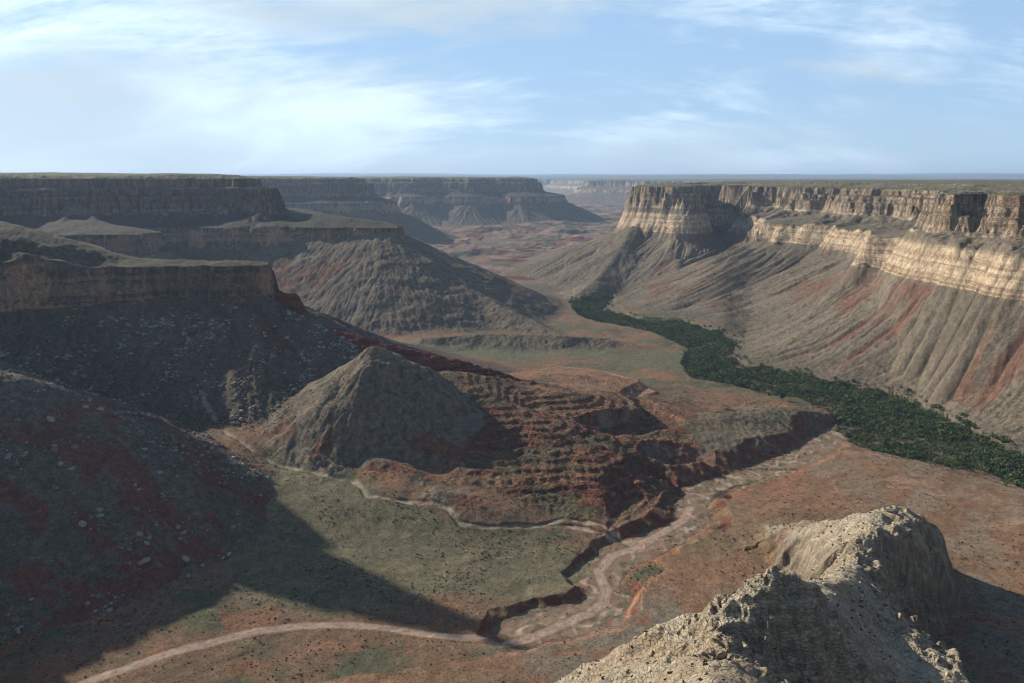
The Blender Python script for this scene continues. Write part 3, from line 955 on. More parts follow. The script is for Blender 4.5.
def crack(mat, scale, dist, col_amt):
    nt = mat.node_tree
    N, L = nt.nodes, nt.links
    tc = N.new('ShaderNodeTexCoord')
    mp = N.new('ShaderNodeMapping')
    mp.inputs['Scale'].default_value = (scale, scale, scale * 2.2)
    L.new(tc.outputs['Object'], mp.inputs[0])
    nz = N.new('ShaderNodeTexNoise')
    nz.inputs['Scale'].default_value = 0.25
    nz.inputs['Detail'].default_value = 3
    L.new(tc.outputs['Object'], nz.inputs['Vector'])
    ad = N.new('ShaderNodeVectorMath')
    ad.operation = 'MULTIPLY_ADD'
    L.new(nz.outputs['Color'], ad.inputs[0])
    ad.inputs[1].default_value = (1.2, 1.2, 1.2)
    L.new(mp.outputs[0], ad.inputs[2])
    vo = N.new('ShaderNodeTexVoronoi')
    vo.feature = 'DISTANCE_TO_EDGE'
    vo.inputs['Scale'].default_value = 1.0
    L.new(ad.outputs[0], vo.inputs['Vector'])
    mr = N.new('ShaderNodeMapRange')
    mr.inputs['From Max'].default_value = 0.12
    L.new(vo.outputs['Distance'], mr.inputs['Value'])
    b = nt.nodes['Principled BSDF']
    old = b.inputs['Normal'].links[0].from_socket
    bp = N.new('ShaderNodeBump')
    bp.inputs['Strength'].default_value = 0.8
    bp.inputs['Distance'].default_value = dist
    L.new(mr.outputs[0], bp.inputs['Height'])
    L.new(old, bp.inputs['Normal'])
    L.new(bp.outputs[0], b.inputs['Normal'])


crack(MAT_LIME, 0.30, 0.9, 0.3)
crack(MAT_CLIFF, 0.12, 2.0, 0.3)
col = bpy.context.scene.collection


def tag(o, label=None, cat=None, group=None, kind=None):
    for k_, v_ in (('label', label), ('category', cat), ('group', group), ('kind', kind)):
        if v_:
            o[k_] = v_
    return o


def np_mesh(name, V, Fq, colr=None, smooth=True):
    me = bpy.data.meshes.new(name)
    nf, kf = Fq.shape
    me.vertices.add(len(V))
    me.vertices.foreach_set('co', np.ascontiguousarray(V, F).ravel())
    me.loops.add(nf * kf)
    me.loops.foreach_set('vertex_index', np.ascontiguousarray(Fq, np.int32).ravel())
    me.polygons.add(nf)
    me.polygons.foreach_set('loop_start', np.arange(0, nf * kf, kf, dtype=np.int32))
    if smooth:
        me.polygons.foreach_set('use_smooth', np.ones(nf, bool))
    if colr is not None:
        at = me.attributes.new('albedo', 'FLOAT_COLOR', 'POINT')
        at.data.foreach_set('color', np.concatenate([colr, np.ones((len(colr), 1), F)], axis=1).astype(F).ravel())
    me.update(calc_edges=True)
    me.validate()
    return me


# merge stray specks of one object inside another: majority over a small window, twice
Vall = np.stack([VX, VY, VZ], axis=2).reshape(-1, 3).astype(F)
Call = COL.reshape(-1, 3)
idx = np.arange(NA * NR, dtype=np.int32).reshape(NA, NR)
A_, B_, C_, D_ = idx[:-1, :-1], idx[1:, :-1], idx[1:, 1:], idx[:-1, 1:]
QUADS = np.stack([A_, D_, C_, B_], axis=2)      # normals up
FO = OID[:-1, :-1].copy()
for it in range(3):
    u, d_, l, r_ = FO.copy(), FO.copy(), FO.copy(), FO.copy()
    u[1:] = FO[:-1]
    d_[:-1] = FO[1:]
    l[:, 1:] = FO[:, :-1]
    r_[:, :-1] = FO[:, 1:]
    FO = np.where((u == d_) & (l == r_) & (u == l), u, np.where((l == r_) & (l != FO) & (u != FO) & (d_ != FO), l, np.where((u == d_) & (u != FO) & (l != FO) & (r_ != FO), u, FO)))
QUADS = QUADS.reshape(-1, 4)
FO = FO.reshape(-1)
INFO = {
    'canyon_floor': ('ground', 'rolling canyon floor of red soil and olive brush around the dry wash', MAT_EARTH),
    'dirt_road': ('dirt_road', 'pale dirt road curving along the canyon floor to the dry wash', MAT_SAND),
    'dry_wash': ('dry_wash', 'braided pale gravel bed of the dry wash between red cut banks', MAT_SAND),
    'creek_bottom': ('creek_bottom', 'dark low ground under the green trees along the creek', MAT_EARTH),
    'spur': ('spur', 'dark stony slope with maroon patches falling from the lower left edge', MAT_TALUS),
    'red_ridge': ('ridge', 'maroon ridge with a small square tower running behind the grey pyramid hill', MAT_CLIFF),
    'pyramid_hill': ('hill', 'grey pyramid shaped hill with a smooth scree face in front of the maroon ridge', MAT_TALUS),
    'badland_hill': ('badland_hill', 'red ledgy hill of stacked thin beds right of the grey pyramid hill', MAT_CLIFF),
    'knoll': ('knoll', 'small grey brown knolls at the foot of the pyramid hill', MAT_TALUS),
    'mound': ('mound', 'rounded olive mounds between the red ledges and the green creek', MAT_EARTH),
    'plain_hill': ('low_hill', 'long low dark hill on the plain beyond the maroon ridge', MAT_EARTH),
    'rock_outcrop': ('rock_outcrop', 'cream limestone ridge with bare rocky crest and knob closest to the viewer', MAT_LIME),
    'viewpoint_rim': ('viewpoint_rim', 'cream rock rim beneath the viewpoint', MAT_LIME),
    'near_wall': ('canyon_wall', 'near canyon wall left of the viewpoint', MAT_TALUS),
    'near_bench': ('mesa', 'shaded bench with an orange brown cliff band over a boulder strewn slope', MAT_TALUS),
    'left_bench': ('mesa', 'wide shaded mesa with a banded ledge above ribbed grey slopes', MAT_TALUS),
    'far_mesa': ('mesa', 'hazy mesa second along the left side of the canyon', MAT_TALUS),
    'end_mesa': ('mesa', 'hazy blue mesa with ribbed foot where the canyon bends away', MAT_TALUS),
    'butte': ('butte', 'tall cream cliffed butte over a smooth cone of scree beyond the green creek', MAT_TALUS),
    'right_wall': ('canyon_wall', 'sunlit right canyon wall with two cliff bands over gullied slopes', MAT_TALUS),
    'distant_mesa': ('mesa', 'pale blue mesa far away between the end mesa and the butte', MAT_TALUS),
    'distant_plateau': ('plateau', 'thin blue plateau along the horizon', MAT_TALUS),
    'stream_trail': ('streambed', 'thin pale dry streambed winding down to the wash below the pyramid hill', MAT_SAND),
}
PARTN = {1: ('lower_cliff', MAT_CLIFF), 2: ('upper_cliff', MAT_CLIFF), 3: ('plateau_top', MAT_EARTH)}


def sub_mesh(name, mask, mat):
    q = QUADS[mask]
    used = np.zeros(len(Vall), bool)
    used[q.ravel()] = True
    remap = np.cumsum(used).astype(np.int32) - 1
    me = np_mesh(name, Vall[used], remap[q], Call[used])
    me.materials.append(mat)
    return me


WALLS = ('near_wall', 'near_bench', 'left_bench', 'far_mesa', 'end_mesa', 'butte', 'right_wall', 'distant_mesa')
for key in OBJ:
    nm, lab, mat = INFO[key]
    i4 = OI[key] * 4
    m0 = FO == i4
    if key not in WALLS:
        m0 = (FO >= i4) & (FO < i4 + 4)
    if not m0.any():
        print('empty', key)
        continue
    small = [p_ for p_ in (1, 2, 3) if (FO == i4 + p_).sum() <= 150]
    for p_ in small:
        m0 |= FO == i4 + p_
    ob = bpy.data.objects.new(nm, sub_mesh(nm, m0, mat))
    col.objects.link(ob)
    tag(ob, lab, None, None, 'structure')
    for p_, (pn_, pm_) in PARTN.items():
        mp = FO == i4 + p_
        if p_ not in small and key in WALLS:
            po = bpy.data.objects.new(pn_, sub_mesh(pn_, mp, pm_))
            col.objects.link(po)
            po.parent = ob
print('terrain', round(time.time() - T0, 1))

# ------------------------------------------------------------------ vegetation and boulders
rs = np.random.RandomState(11)


def visible(x, y, z):
    """true where the straight line to the viewpoint clears the ground"""
    ok = np.ones(len(x), bool)
    for t in np.concatenate([np.linspace(0.01, 0.2, 14), np.linspace(0.23, 0.9, 14)]):
        xx, yy = x * (1 - t), y * (1 - t)
        ok &= hq(xx, yy) < z + (CAMZ - z) * t + 0.6
    return ok


def leaf_cloud(n, leaf, rx, rz, seed, hollow=0.55):
    """n small leaf faces spread through an uneven crown"""
    q = np.random.RandomState(seed)
    lob = q.normal(size=(7, 3))
    lob /= np.linalg.norm(lob, axis=1)[:, None]
    lob[:, 2] = np.abs(lob[:, 2])
    d = q.normal(size=(n, 3))
    d /= np.linalg.norm(d, axis=1)[:, None]
    bump = 0.72 + 0.38 * np.max(np.clip(d @ lob.T, 0, 1) ** 4, axis=1)
    r = (hollow + (1 - hollow) * q.rand(n)) * bump
    P = d * r[:, None] * np.array([rx, rx, rz])
    a = q.normal(size=(n, 3))
    a /= np.linalg.norm(a, axis=1)[:, None]
    b = np.cross(a, q.normal(size=(n, 3)))
    b /= np.linalg.norm(b, axis=1)[:, None]
    s_ = leaf * (0.6 + 0.8 * q.rand(n))[:, None]
    V = np.stack([P - a * s_, P + b * s_ * 0.8, P + a * s_, P - b * s_ * 0.8], axis=1)
    return V.reshape(-1, 3)


def leaf_mat(name):
    m, nt, b = new_mat(name)
    at = nt.nodes.new('ShaderNodeAttribute')
    at.attribute_name = 'albedo'
    tcn = nt.nodes.new('ShaderNodeTexCoord')
    nz_ = nt.nodes.new('ShaderNodeTexNoise')
    nz_.inputs['Scale'].default_value = 1.1
    nt.links.new(tcn.outputs['Object'], nz_.inputs['Vector'])
    mr_ = nt.nodes.new('ShaderNodeMapRange')
    mr_.inputs['To Min'].default_value = 0.6
    mr_.inputs['To Max'].default_value = 1.4
    nt.links.new(nz_.outputs['Fac'], mr_.inputs['Value'])
    vm = nt.nodes.new('ShaderNodeVectorMath')
    vm.operation = 'SCALE'
    nt.links.new(at.outputs['Color'], vm.inputs[0])
    nt.links.new(mr_.outputs[0], vm.inputs['Scale'])
    nt.links.new(vm.outputs[0], b.inputs['Base Color'])
    return m


MAT_LEAF = leaf_mat('leaves')
MAT_ROCK = ground_mat('boulder_rock', 0.6, 2.0, 0.3, 0.0)
MAT_BARK, _n, _b = new_mat('bark')
_b.inputs['Base Color'].default_value = (0.11, 0.085, 0.06, 1)


def scatter_mesh(name, X, Y, S, protos, cols, mat, sink=0.1, flat=1.0):
    """one mesh holding a copy of a prototype at every point"""
    Zg = hq(X, Y)
    Vs, Cs = [], []
    off = 0
    Fs = []
    for i in range(len(X)):
        Vp, Fp = protos[i % len(protos)]
        a = rs.rand() * 6.28
        c_, s_ = math.cos(a) * S[i], math.sin(a) * S[i]
        V = np.empty_like(Vp)
        V[:, 0] = Vp[:, 0] * c_ - Vp[:, 1] * s_ + X[i]
        V[:, 1] = Vp[:, 0] * s_ + Vp[:, 1] * c_ + Y[i]
        V[:, 2] = Vp[:, 2] * S[i] * flat + Zg[i] - sink * S[i]
        Vs.append(V)
        Fs.append(Fp + off)
        off += len(Vp)
        Cs.append(np.tile(cols[i], (len(Vp), 1)))
    me = np_mesh(name, np.concatenate(Vs), np.concatenate(Fs), np.concatenate(Cs).astype(F), smooth=False)
    me.materials.append(mat)
    o = bpy.data.objects.new(name, me)
    col.objects.link(o)
    return o


def cloud_proto(n, leaf, rx, rz, seed, lift):
    V = leaf_cloud(n, leaf, rx, rz, seed)
    V[:, 2] += lift
    return V.astype(F), np.arange(len(V), dtype=np.int32).reshape(-1, 4)


# creek thicket
bx_ = [p[0] for p in BELT]
by_ = [p[1] for p in BELT]
NT = 26000
X = rs.uniform(min(bx_), max(bx_), NT * 4)
Y = rs.uniform(min(by_), max(by_), NT * 4)
bd = np.where(gd.inside(X, Y), dd('belt', X, Y) + fbm(X.astype(F), Y.astype(F), 70, 3, 4) * 5, poly_sdf(X, Y, BELT))
den_ = fbm(X.astype(F), Y.astype(F), 60, 3, 201)
k_ = ((bd < -1) & (rs.rand(len(X)) < np.clip(0.95 + den_ * 2.0, 0.15, 1)) | (bd < 22) & (rs.rand(len(X)) < 0.10 * np.clip(1 - bd / 22, 0, 1))) & (hq(X, Y) < 9)
X, Y, den_ = X[k_], Y[k_], den_[k_]
print('thicket candidates', len(X))
X, Y, den_ = X[:12000], Y[:12000], den_[:12000]
Sz = rs.uniform(1.5, 3.6, len(X)) * (1 + 0.4 * (den_ > 0.1))
base_c = np.array([0.056, 0.082, 0.034]) + rs.rand(len(X), 1) * np.array([0.028, 0.032, 0.012])
tint = fbm(X.astype(F), Y.astype(F), 45, 2, 203)
olive = (tint > 0.12)[:, None]
base_c = np.where(olive, base_c * np.array([1.35, 1.15, 1.15]), base_c)
tp = [cloud_proto(46, 0.25, 1.0, 0.8, 300 + i, 0.65) for i in range(6)]
tag(scatter_mesh('creek_thicket', X, Y, Sz, tp, base_c, MAT_LEAF), 'dense dark green thicket filling the creek bottom', None, None, 'stuff')


def proto_mesh(name, V, Fq, colr, mat, smooth=False):
    me = np_mesh(name, V, Fq, np.tile(np.array(colr, F), (len(V), 1)), smooth=smooth)
    me.materials.append(mat)
    return me


def trunk_mesh(h):
    V, Q = [], []
    segs = [((0, 0, -0.5), (0.1, 0.05, h * 0.45), 0.32, 0.24), ((0.1, 0.05, h * 0.45), (0.9, 0.4, h * 0.8), 0.2, 0.09), ((0.1, 0.05, h * 0.45), (-0.8, -0.3, h * 0.82), 0.18, 0.08), ((0.1, 0.05, h * 0.42), (0.1, -0.9, h * 0.75), 0.15, 0.06)]
    for a, b, r0, r1 in segs:
        o = len(V)
        for p, rr in ((a, r0), (b, r1)):
            for k in range(6):
                t = k * math.pi / 3
                V.append((p[0] + rr * math.cos(t), p[1] + rr * math.sin(t), p[2]))
        Q += [(o + k, o + (k + 1) % 6, o + 6 + (k + 1) % 6, o + 6 + k) for k in range(6)]
    return np.array(V, F), np.array(Q, np.int32)


def make_tree(label, group, colr, h, seed):
    root = bpy.data.objects.new('tree', None)
    root.empty_display_size = 1
    col.objects.link(root)
    tag(root, label, 'tree', group)
    V = np.concatenate([leaf_cloud(170, 0.42, h * 0.42, h * 0.36, seed, 0.35) + [0, 0, h * 0.62],
                        leaf_cloud(80, 0.42, h * 0.24, h * 0.2, seed + 1, 0.3) + [h * 0.3, 0.1 * h, h * 0.45],
                        leaf_cloud(80, 0.42, h * 0.24, h * 0.2, seed + 2, 0.3) + [-h * 0.28, -0.1 * h, h * 0.5]])
    cr = bpy.data.objects.new('crown', proto_mesh('crown', V, np.arange(len(V)).reshape(-1, 4), colr, MAT_LEAF))
    tv, tq = trunk_mesh(h)
    tk = bpy.data.objects.new('trunk', proto_mesh('trunk', tv, tq, (0.1, 0.08, 0.06), MAT_BARK, True))
    for o in (cr, tk):
        col.objects.link(o)
        o.parent = root
    return root


def place(root, x, y, rz, scl, used):
    """moves the prototype the first time, then copies it with its parts"""
    r = root
    if used:
        r = root.copy()
        col.objects.link(r)
        for ch in root.children:
            c_ = ch.copy()
            col.objects.link(c_)
            c_.parent = r
    r.location = (x, y, float(hq(x, y)[0]) - 0.2)
    r.rotation_euler = (0, 0, rz)
    r.scale = (scl, scl, scl * random.uniform(0.85, 1.15))
    return r


random.seed(5)
prot = [make_tree('dark green tree rising above the creek thicket', 'dark trees standing in the creek thicket', (0.055 + 0.016 * k, 0.085 + 0.020 * k, 0.030), 7.5, 400 + 10 * k) for k in range(3)]
kk_ = np.where((X > 60) & (rs.rand(len(X)) < 0.5))[0][:160]
for j, i in enumerate(kk_):
    place(prot[j % 3], float(X[i]), float(Y[i]), rs.rand() * 6.28, rs.uniform(0.6, 1.05), j > 2)
for lab, grp, spots in (
        ('bright green tree in the clump nearer the canyon wall, amid the dark thicket', 'upper clump of bright green trees in the thicket', [(862, 408), (869, 411), (876, 412), (868, 405)]),
        ('bright green tree in the large clump in the widest part of the thicket', 'lower clump of bright green trees in the thicket', [(910, 424), (917, 427), (923, 421), (928, 428), (921, 431)])):
    bt_ = make_tree(lab, grp, (0.085, 0.135, 0.030), 8.5, 500 + len(spots))
    for j, (a, b) in enumerate(spots):
        gx_, gy_ = G(a, b, 1)
        place(bt_, gx_, gy_, rs.rand() * 6.28, rs.uniform(0.85, 1.2), j > 0)
for lab, (a, b), sc_, cc_ in (('lone dark round tree beside the left edge of the thicket', (782, 403), 1.5, (0.03, 0.042, 0.02)),
                              ('small bright green tree in the hollow beside the hooked sandy bank', (812, 409), 1.0, (0.075, 0.12, 0.03))):
    t_ = make_tree(lab, None, cc_, 7.0, 540)
    gx_, gy_ = G(a, b, 1)
    place(t_, gx_, gy_, 0.4, sc_, False)


# shrubs
def rock_proto(seed, flat=0.7):
    import bmesh
    bm = bmesh.new()
    bmesh.ops.create_icosphere(bm, subdivisions=2, radius=1.0)
    q = np.random.RandomState(seed)
    pl = q.normal(size=(9, 3))
    pl /= np.linalg.norm(pl, axis=1)[:, None]
    of = 0.55 + 0.3 * q.rand(9)
    V = np.array([v.co[:] for v in bm.verts])
    for n_, o_ in zip(pl, of):
        d = V @ n_ - o_
        V = V - np.outer(np.maximum(d, 0), n_)
    V = V * np.array([1.25, 0.9, flat]) + q.normal(size=V.shape) * 0.02
    Fq = np.array([[v.index for v in f.verts] for f in bm.faces], np.int32)
    bm.free()
    return V.astype(F), Fq


sp_ = [cloud_proto(14, 0.5, 0.9, 0.6, 600 + i, 0.35) for i in range(5)]
# on the outcrop
NX = 40000
X = rs.uniform(-60, 420, NX)
Y = rs.uniform(150, 680, NX)
D0 = height(X.astype(F), Y.astype(F), True)
slp = np.hypot(hq(X + 1, Y) - D0['h'], hq(X, Y + 1) - D0['h'])
dens = 0.10 + 0.12 * np.clip(D0['n2'] * 2, 0, 1)
ks_ = (D0['cls'] == CLS['outcrop']) & (rs.rand(NX) < np.clip(0.12 + D0['n3'], 0.04, 0.6))
X_all, Y_all = X[ks_][:2500], Y[ks_][:2500]
k_ = (D0['cls'] == CLS['outcrop']) & (slp < 1.3) & (rs.rand(NX) < dens)
X, Y, Zs = X[k_], Y[k_], D0['h'][k_]
vis = visible(X, Y, Zs)
dist = np.sqrt(X ** 2 + Y ** 2 + (CAMZ - Zs) ** 2)
sz = rs.uniform(0.35, 1.0, len(X)) ** 1.3 * 1.05
# inside the frame
u_ = X / (Y * CT + (CAMZ - Zs) * ST)
v_ = ((CAMZ - Zs) * CT - Y * ST) / (Y * CT + (CAMZ - Zs) * ST)
vis &= (np.abs(u_) < 0.64) & (v_ < 0.425)
order = np.argsort(-(sz / dist) * vis)
big_ = order[:300]
rest = np.setdiff1d(np.arange(len(X)), big_)
print('outcrop shrubs', len(X), vis.sum())
shm = [proto_mesh('shrub', *sp_[k], (0.085 + 0.012 * k, 0.080 + 0.008 * k, 0.048), MAT_LEAF) for k in range(4)]
first = None
for j, i in enumerate(big_):
    if j == 0:
        o = bpy.data.objects.new('shrub', shm[0])
        tag(o, 'small round dark desert shrub dotted on the cream outcrop slope', 'shrub', 'shrubs dotted over the cream outcrop')
        first = o
    else:
        o = first.copy()
        o.data = shm[j % 4]
    col.objects.link(o)
    o.location = (X[i], Y[i], Zs[i] - 0.15)
    o.rotation_euler = (0, 0, rs.rand() * 6.28)
    o.scale = (sz[i],) * 3
shc = np.array([[0.088, 0.080, 0.048]]) * (0.7 + 0.6 * rs.rand(60000, 1))
tag(scatter_mesh('outcrop_scrub', X[rest], Y[rest], sz[rest], sp_, shc, MAT_LEAF), 'fine dark scrub peppering the outcrop', None, None, 'stuff')
st_x, st_y = X_all[::1], Y_all
tag(scatter_mesh('loose_stones', st_x, st_y, 0.25 + 1.1 * rs.rand(len(st_x)) ** 4, [rock_proto(950 + i) for i in range(4)], np.array([[0.42, 0.34, 0.23]]) * (0.7 + 0.6 * rs.rand(len(st_x), 1)), MAT_ROCK, -0.1), 'loose cream stones lying over the outcrop', None, None, 'stuff')
# on the plains and slopes
NX = 150000
rr_ = np.sqrt(rs.rand(NX)) * 800 + 330
th_ = rs.uniform(R(-38), R(38), NX)
X, Y = np.sin(th_) * rr_, np.cos(th_) * rr_
D0 = height(X.astype(F), Y.astype(F), True)
ok = (D0['cls'] != CLS['outcrop']) & (D0['rd'] > 6) & (D0['tr'] > 3) & (D0['h'] < 160) & (D0['belt'] > 2)
dens = np.clip(0.22 + D0['n2'] * 0.9, 0.05, 0.7)
wsh = D0['dw'] < 16
dens = np.where(D0['t1'] < 0, dens * 0.35, dens)
dens = np.where(wsh, 0.22 * (D0['n3'] > 0.1), dens)
k_ = ok & (rs.rand(NX) < dens)
X, Y = X[k_][:48000], Y[k_][:48000]
print('scrub', len(X))
tag(scatter_mesh('desert_scrub', X, Y, (0.35 + 0.75 * rs.rand(len(X)) ** 2), [cloud_proto(7, 0.55, 0.9, 0.6, 700 + i, 0.35) for i in range(4)], shc[:len(X)], MAT_LEAF), 'low grey green desert scrub over the canyon floor', None, None, 'stuff')

# boulders on the shaded slopes to the left
rp = [rock_proto(800 + i, 0.6 + 0.08 * i) for i in range(6)]
NX = 60000
X = rs.uniform(-720, -90, NX)
Y = rs.uniform(420, 1060, NX)
D0 = height(X.astype(F), Y.astype(F), True)
cw_ = D0['cls']
onb = ((cw_ == CLS['west']) & (D0['h'] < 152) & (Y > 780)) | (cw_ == CLS['spur']) | ((cw_ == CLS['west']) & (Y <= 780) & (D0['h'] < 150))
clump = fbm(X.astype(F), Y.astype(F) * F(0.35), 30, 3, 211) * F(1.3)
dens = np.clip(0.10 + clump * 0.9, 0.02, 0.6) * np.where(Y > 760, 1.0, 0.55)
k_ = onb & (rs.rand(NX) < dens)
X, Y, Zs = X[k_], Y[k_], D0['h'][k_]
sz = 0.5 + 2.6 * rs.rand(len(X)) ** 5 + 0.4 * rs.rand(len(X))
dist = np.sqrt(X ** 2 + Y ** 2 + (CAMZ - Zs) ** 2)
u_ = X / (Y * CT + (CAMZ - Zs) * ST)
v_ = ((CAMZ - Zs) * CT - Y * ST) / (Y * CT + (CAMZ - Zs) * ST)
vis = visible(X, Y, Zs + 0.3) & (np.abs(u_) < 0.64) & (v_ < 0.425)
order = np.argsort(-(sz / dist) * vis)
big_ = order[:290]
rest = np.setdiff1d(np.arange(len(X)), big_)
rest = rest[:9000]
print('boulders', len(X), vis.sum())
rcol = [(0.26, 0.24, 0.21), (0.17, 0.155, 0.14), (0.32, 0.285, 0.24), (0.21, 0.17, 0.135), (0.15, 0.14, 0.13), (0.29, 0.25, 0.205)]
bmh = [proto_mesh('boulder', *rp[k], rcol[k], MAT_ROCK) for k in range(6)]
groups_ = {0: ('grey boulder on the dark scree below the orange brown cliff band', 'boulders on the scree below the left cliff band'),
           1: ('grey boulder on the stony maroon streaked slope at lower left', 'boulders on the lower left slope')}
firstb = {}
for j, i in enumerate(big_):
    g_ = 0 if cw_[k_][i] == CLS['west'] and Y[i] > 780 else 1
    if g_ not in firstb:
        o = bpy.data.objects.new('boulder', bmh[0])
        tag(o, groups_[g_][0], 'boulder', groups_[g_][1])
        firstb[g_] = o
    else:
        o = firstb[g_].copy()
        o.data = bmh[j % 6]
    col.objects.link(o)
    o.location = (X[i], Y[i], Zs[i] + 0.1 * sz[i])
    o.rotation_euler = (rs.uniform(-0.3, 0.3), rs.uniform(-0.3, 0.3), rs.rand() * 6.28)
    o.scale = (sz[i],) * 3
for lab, (a, b), zz_, s_, k in (
        ('broad flat pale slab boulder with a dark shadow under it, low on the left slope', (143, 563), 40, 4.6, 0),
        ('leaning pale oblong boulder right of the broad flat slab', (186, 560), 28, 3.8, 2),
        ('pale block boulder highest of the loose few on the lower left slope', (178, 528), 40, 2.8, 5),
        ('rounded pale boulder just above the broad flat slab', (147, 544), 42, 2.6, 2),
        ('small pale boulder just below the leaning oblong one', (188, 577), 22, 2.4, 5),
        ('pale boulder standing out at the upper left edge of the lower slope', (51, 420), 125, 4.2, 2)):
    zt = zz_
    for _ in range(30):
        gx_, gy_ = G(a, b, zt)
        zt += (float(hq(gx_, gy_)[0]) - zt) * 0.5
    gx_, gy_ = G(a, b, zt)
    o = bpy.data.objects.new('boulder', bmh[k])
    col.objects.link(o)
    o.location = (gx_, gy_, float(hq(gx_, gy_)[0]) + 0.25 * s_)
    o.scale = (s_, s_ * 0.8, s_ * 0.8)
    o.rotation_euler = (0.2, -0.2, 0.5 + k)
    tag(o, lab, 'boulder')
bc = np.array(rcol)[rs.randint(0, 6, len(rest))]
tag(scatter_mesh('rubble', X[rest], Y[rest], sz[rest], [rock_proto(900 + i) for i in range(3)], bc, MAT_ROCK, -0.1), 'grey rubble strewn over the shaded left slopes', None, None, 'stuff')
print('veg', round(time.time() - T0, 1))

# ------------------------------------------------------------------ light, sky, haze, camera
sc = bpy.context.scene
SUN_AZ_AHEAD = R(35)      # sun stands on the left, this much ahead of the camera's side
SUN_EL = R(26)
sdir = (-math.cos(SUN_AZ_AHEAD) * math.cos(SUN_EL), math.sin(SUN_AZ_AHEAD) * math.cos(SUN_EL), math.sin(SUN_EL))
sun = bpy.data.lights.new('sun', 'SUN')
sun.energy = 5.0
sun.angle = R(0.6)
sun.color = (1.0, 0.92, 0.80)
so = bpy.data.objects.new('sun', sun)
col.objects.link(so)
from mathutils import Vector
so.rotation_euler = Vector(sdir).to_track_quat('Z', 'Y').to_euler()
so.location = (0, 0, 900)

w = bpy.data.worlds.new('World')
sc.world = w
w.use_nodes = True
nt = w.node_tree
N, L = nt.nodes, nt.links
bg = N['Background']
bg.inputs['Strength'].default_value = 0.088
sky = N.new('ShaderNodeTexSky')
sky.sky_type = 'NISHITA'
sky.sun_disc = False
sky.sun_elevation = SUN_EL
sky.sun_rotation = math.atan2(sdir[0], sdir[1])
sky.altitude = 1500
sky.air_density = 1.0
sky.dust_density = 0.6
sky.ozone_density = 1.5
tc = N.new('ShaderNodeTexCoord')
sx = N.new('ShaderNodeSeparateXYZ')
L.new(tc.outputs['Generated'], sx.inputs[0])


def math_(op, a, b=None, clamp=False):
    n = N.new('ShaderNodeMath')
    n.operation = op
    n.use_clamp = clamp
    for i, v in enumerate((a, b)):
        if v is None:
            continue
        if isinstance(v, (int, float)):
            n.inputs[i].default_value = v
        else:
            L.new(v, n.inputs[i])
    return n.outputs[0]


def mrange(v, a, b, c, d, smooth=True):
    n = N.new('ShaderNodeMapRange')
    if smooth:
        n.interpolation_type = 'SMOOTHSTEP'
    for i, q in enumerate((a, b, c, d)):
        n.inputs[i + 1].default_value = q
    L.new(v, n.inputs[0])
    return n.outputs[0]


den = math_('ADD', math_('MAXIMUM', sx.outputs[2], 0.0), 0.36)
px = math_('DIVIDE', sx.outputs[0], den)
py = math_('DIVIDE', sx.outputs[1], den)
cb = N.new('ShaderNodeCombineXYZ')
L.new(px, cb.inputs[0])
L.new(py, cb.inputs[1])
cb.inputs[2].default_value = 4.2


def cloud_noise(rot, scl, sc_, det, rough, dist, off=0.0):
    mp = N.new('ShaderNodeMapping')
    mp.inputs['Rotation'].default_value = (0, 0, R(rot))
    mp.inputs['Scale'].default_value = scl
    mp.inputs['Location'].default_value = (off, off * 0.7, off)
    L.new(cb.outputs[0], mp.inputs[0])
    n = N.new('ShaderNodeTexNoise')
    n.inputs['Scale'].default_value = sc_
    n.inputs['Detail'].default_value = det
    n.inputs['Roughness'].default_value = rough
    n.inputs['Distortion'].default_value = dist
    L.new(mp.outputs[0], n.inputs['Vector'])
    return n.outputs['Fac']


big = cloud_noise(20, (0.8, 1.0, 1), 1.1, 7, 0.58, 0.9, 1.3)
wisp = cloud_noise(-38, (0.5, 1.5, 1), 2.0, 9, 0.64, 1.0, 5.1)
fine = cloud_noise(30, (0.7, 1.6, 1), 5.5, 8, 0.65, 0.6, 9.7)
s1 = math_('ADD', math_('MULTIPLY', big, 0.42), math_('MULTIPLY', wisp, 0.38))
s2 = math_('ADD', s1, math_('MULTIPLY', fine, 0.20))
# more cloud to the left, where the sun is
side = math_('MULTIPLY', sx.outputs[0], -0.05)
s3 = math_('ADD', s2, side)
cov = mrange(s3, 0.425, 0.57, 0.0, 0.95)
shade = mrange(cloud_noise(10, (0.6, 1.1, 1), 1.8, 5, 0.5, 0.5, 14.0), 0.35, 0.65, 0.66, 1.08)
hz = mrange(sx.outputs[2], 0.0, 0.16, 0.6, 1.0)
up_ = mrange(sx.outputs[2], 0.24, 0.5, 1.0, 0.06)
cov2 = math_('MULTIPLY', math_('MULTIPLY', cov, hz), up_)
ccol = N.new('ShaderNodeVectorMath')
ccol.operation = 'SCALE'
ccol.inputs[0].default_value = (7.7, 9.3, 10.6)
L.new(math_('MULTIPLY', shade, math_('ADD', 1.0, math_('MULTIPLY', sx.outputs[0], -0.22))), ccol.inputs['Scale'])
veil = N.new('ShaderNodeMix')
veil.data_type = 'RGBA'
L.new(mrange(sx.outputs[2], 0.22, 0.5, 0.72, 0.03), veil.inputs['Factor'])
L.new(sky.outputs[0], veil.inputs['A'])
veil.inputs['B'].default_value = (3.7, 5.7, 8.3, 1)
mx = N.new('ShaderNodeMix')
mx.data_type = 'RGBA'
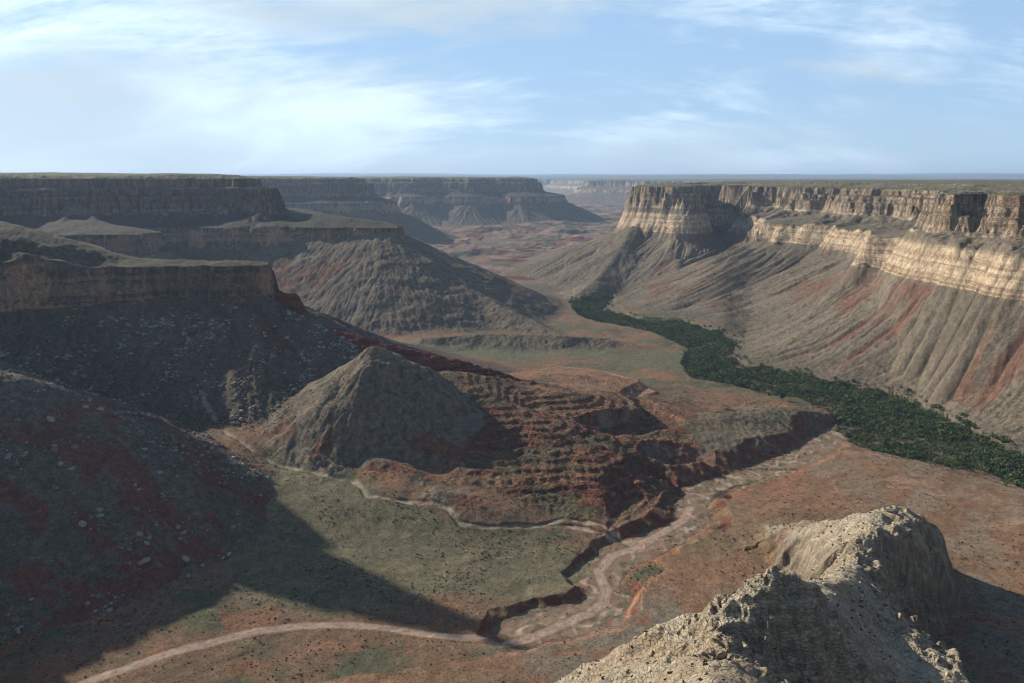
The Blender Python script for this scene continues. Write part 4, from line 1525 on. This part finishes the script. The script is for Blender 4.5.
L.new(cov2, mx.inputs['Factor'])
L.new(veil.outputs['Result'], mx.inputs['A'])
L.new(ccol.outputs[0], mx.inputs['B'])
L.new(mx.outputs['Result'], bg.inputs['Color'])

# haze
HZ = 45000
bx = bpy.data.meshes.new('haze')
z0, z1 = float(Vall[:, 2].min()) - 1.0, max(float(Vall[:, 2].max()), CAMZ) + 8.0
vs = [(sx_ * HZ, sy_ * HZ, zz) for zz in (z0, z1) for sx_, sy_ in ((-1, -1), (1, -1), (1, 1), (-1, 1))]
bx.from_pydata(vs, [], [(0, 3, 2, 1), (4, 5, 6, 7), (0, 1, 5, 4), (1, 2, 6, 5), (2, 3, 7, 6), (3, 0, 4, 7)])
hm = bpy.data.materials.new('haze_air')
hm.use_nodes = True
hn = hm.node_tree
hn.nodes.remove(hn.nodes['Principled BSDF'])
pv = hn.nodes.new('ShaderNodeVolumePrincipled')
pv.inputs['Color'].default_value = (0.55, 0.74, 1.0, 1)
pv.inputs['Density'].default_value = 0.000036
pv.inputs['Anisotropy'].default_value = 0.2
hn.links.new(pv.outputs[0], hn.nodes['Material Output'].inputs['Volume'])
bx.materials.append(hm)
ho = bpy.data.objects.new('haze', bx)
col.objects.link(ho)
tag(ho, 'thin blue haze filling the canyon', None, None, 'stuff')

cam = bpy.data.cameras.new('camera')
cam.sensor_width = 36.0
cam.lens = FPX / 1024 * 36.0
cam.clip_start = 0.3
cam.clip_end = 200000
co = bpy.data.objects.new('camera', cam)
co.location = (0, 0, CAMZ)
co.rotation_euler = (R(90) - PITCH, 0, 0)
col.objects.link(co)
sc.camera = co
vs_ = sc.view_settings
vs_.view_transform = 'Standard'
vs_.look = 'None'
vs_.exposure = 0.42
vs_.gamma = 1.0
vs_.use_curve_mapping = False
sc.render.engine = 'CYCLES'
sc.cycles.max_bounces = 4
sc.cycles.volume_bounces = 0
sc.cycles.volume_step_rate = 4
sc.cycles.use_denoising = True
sc.cycles.filter_width = 1.1
print('done', round(time.time() - T0, 1))
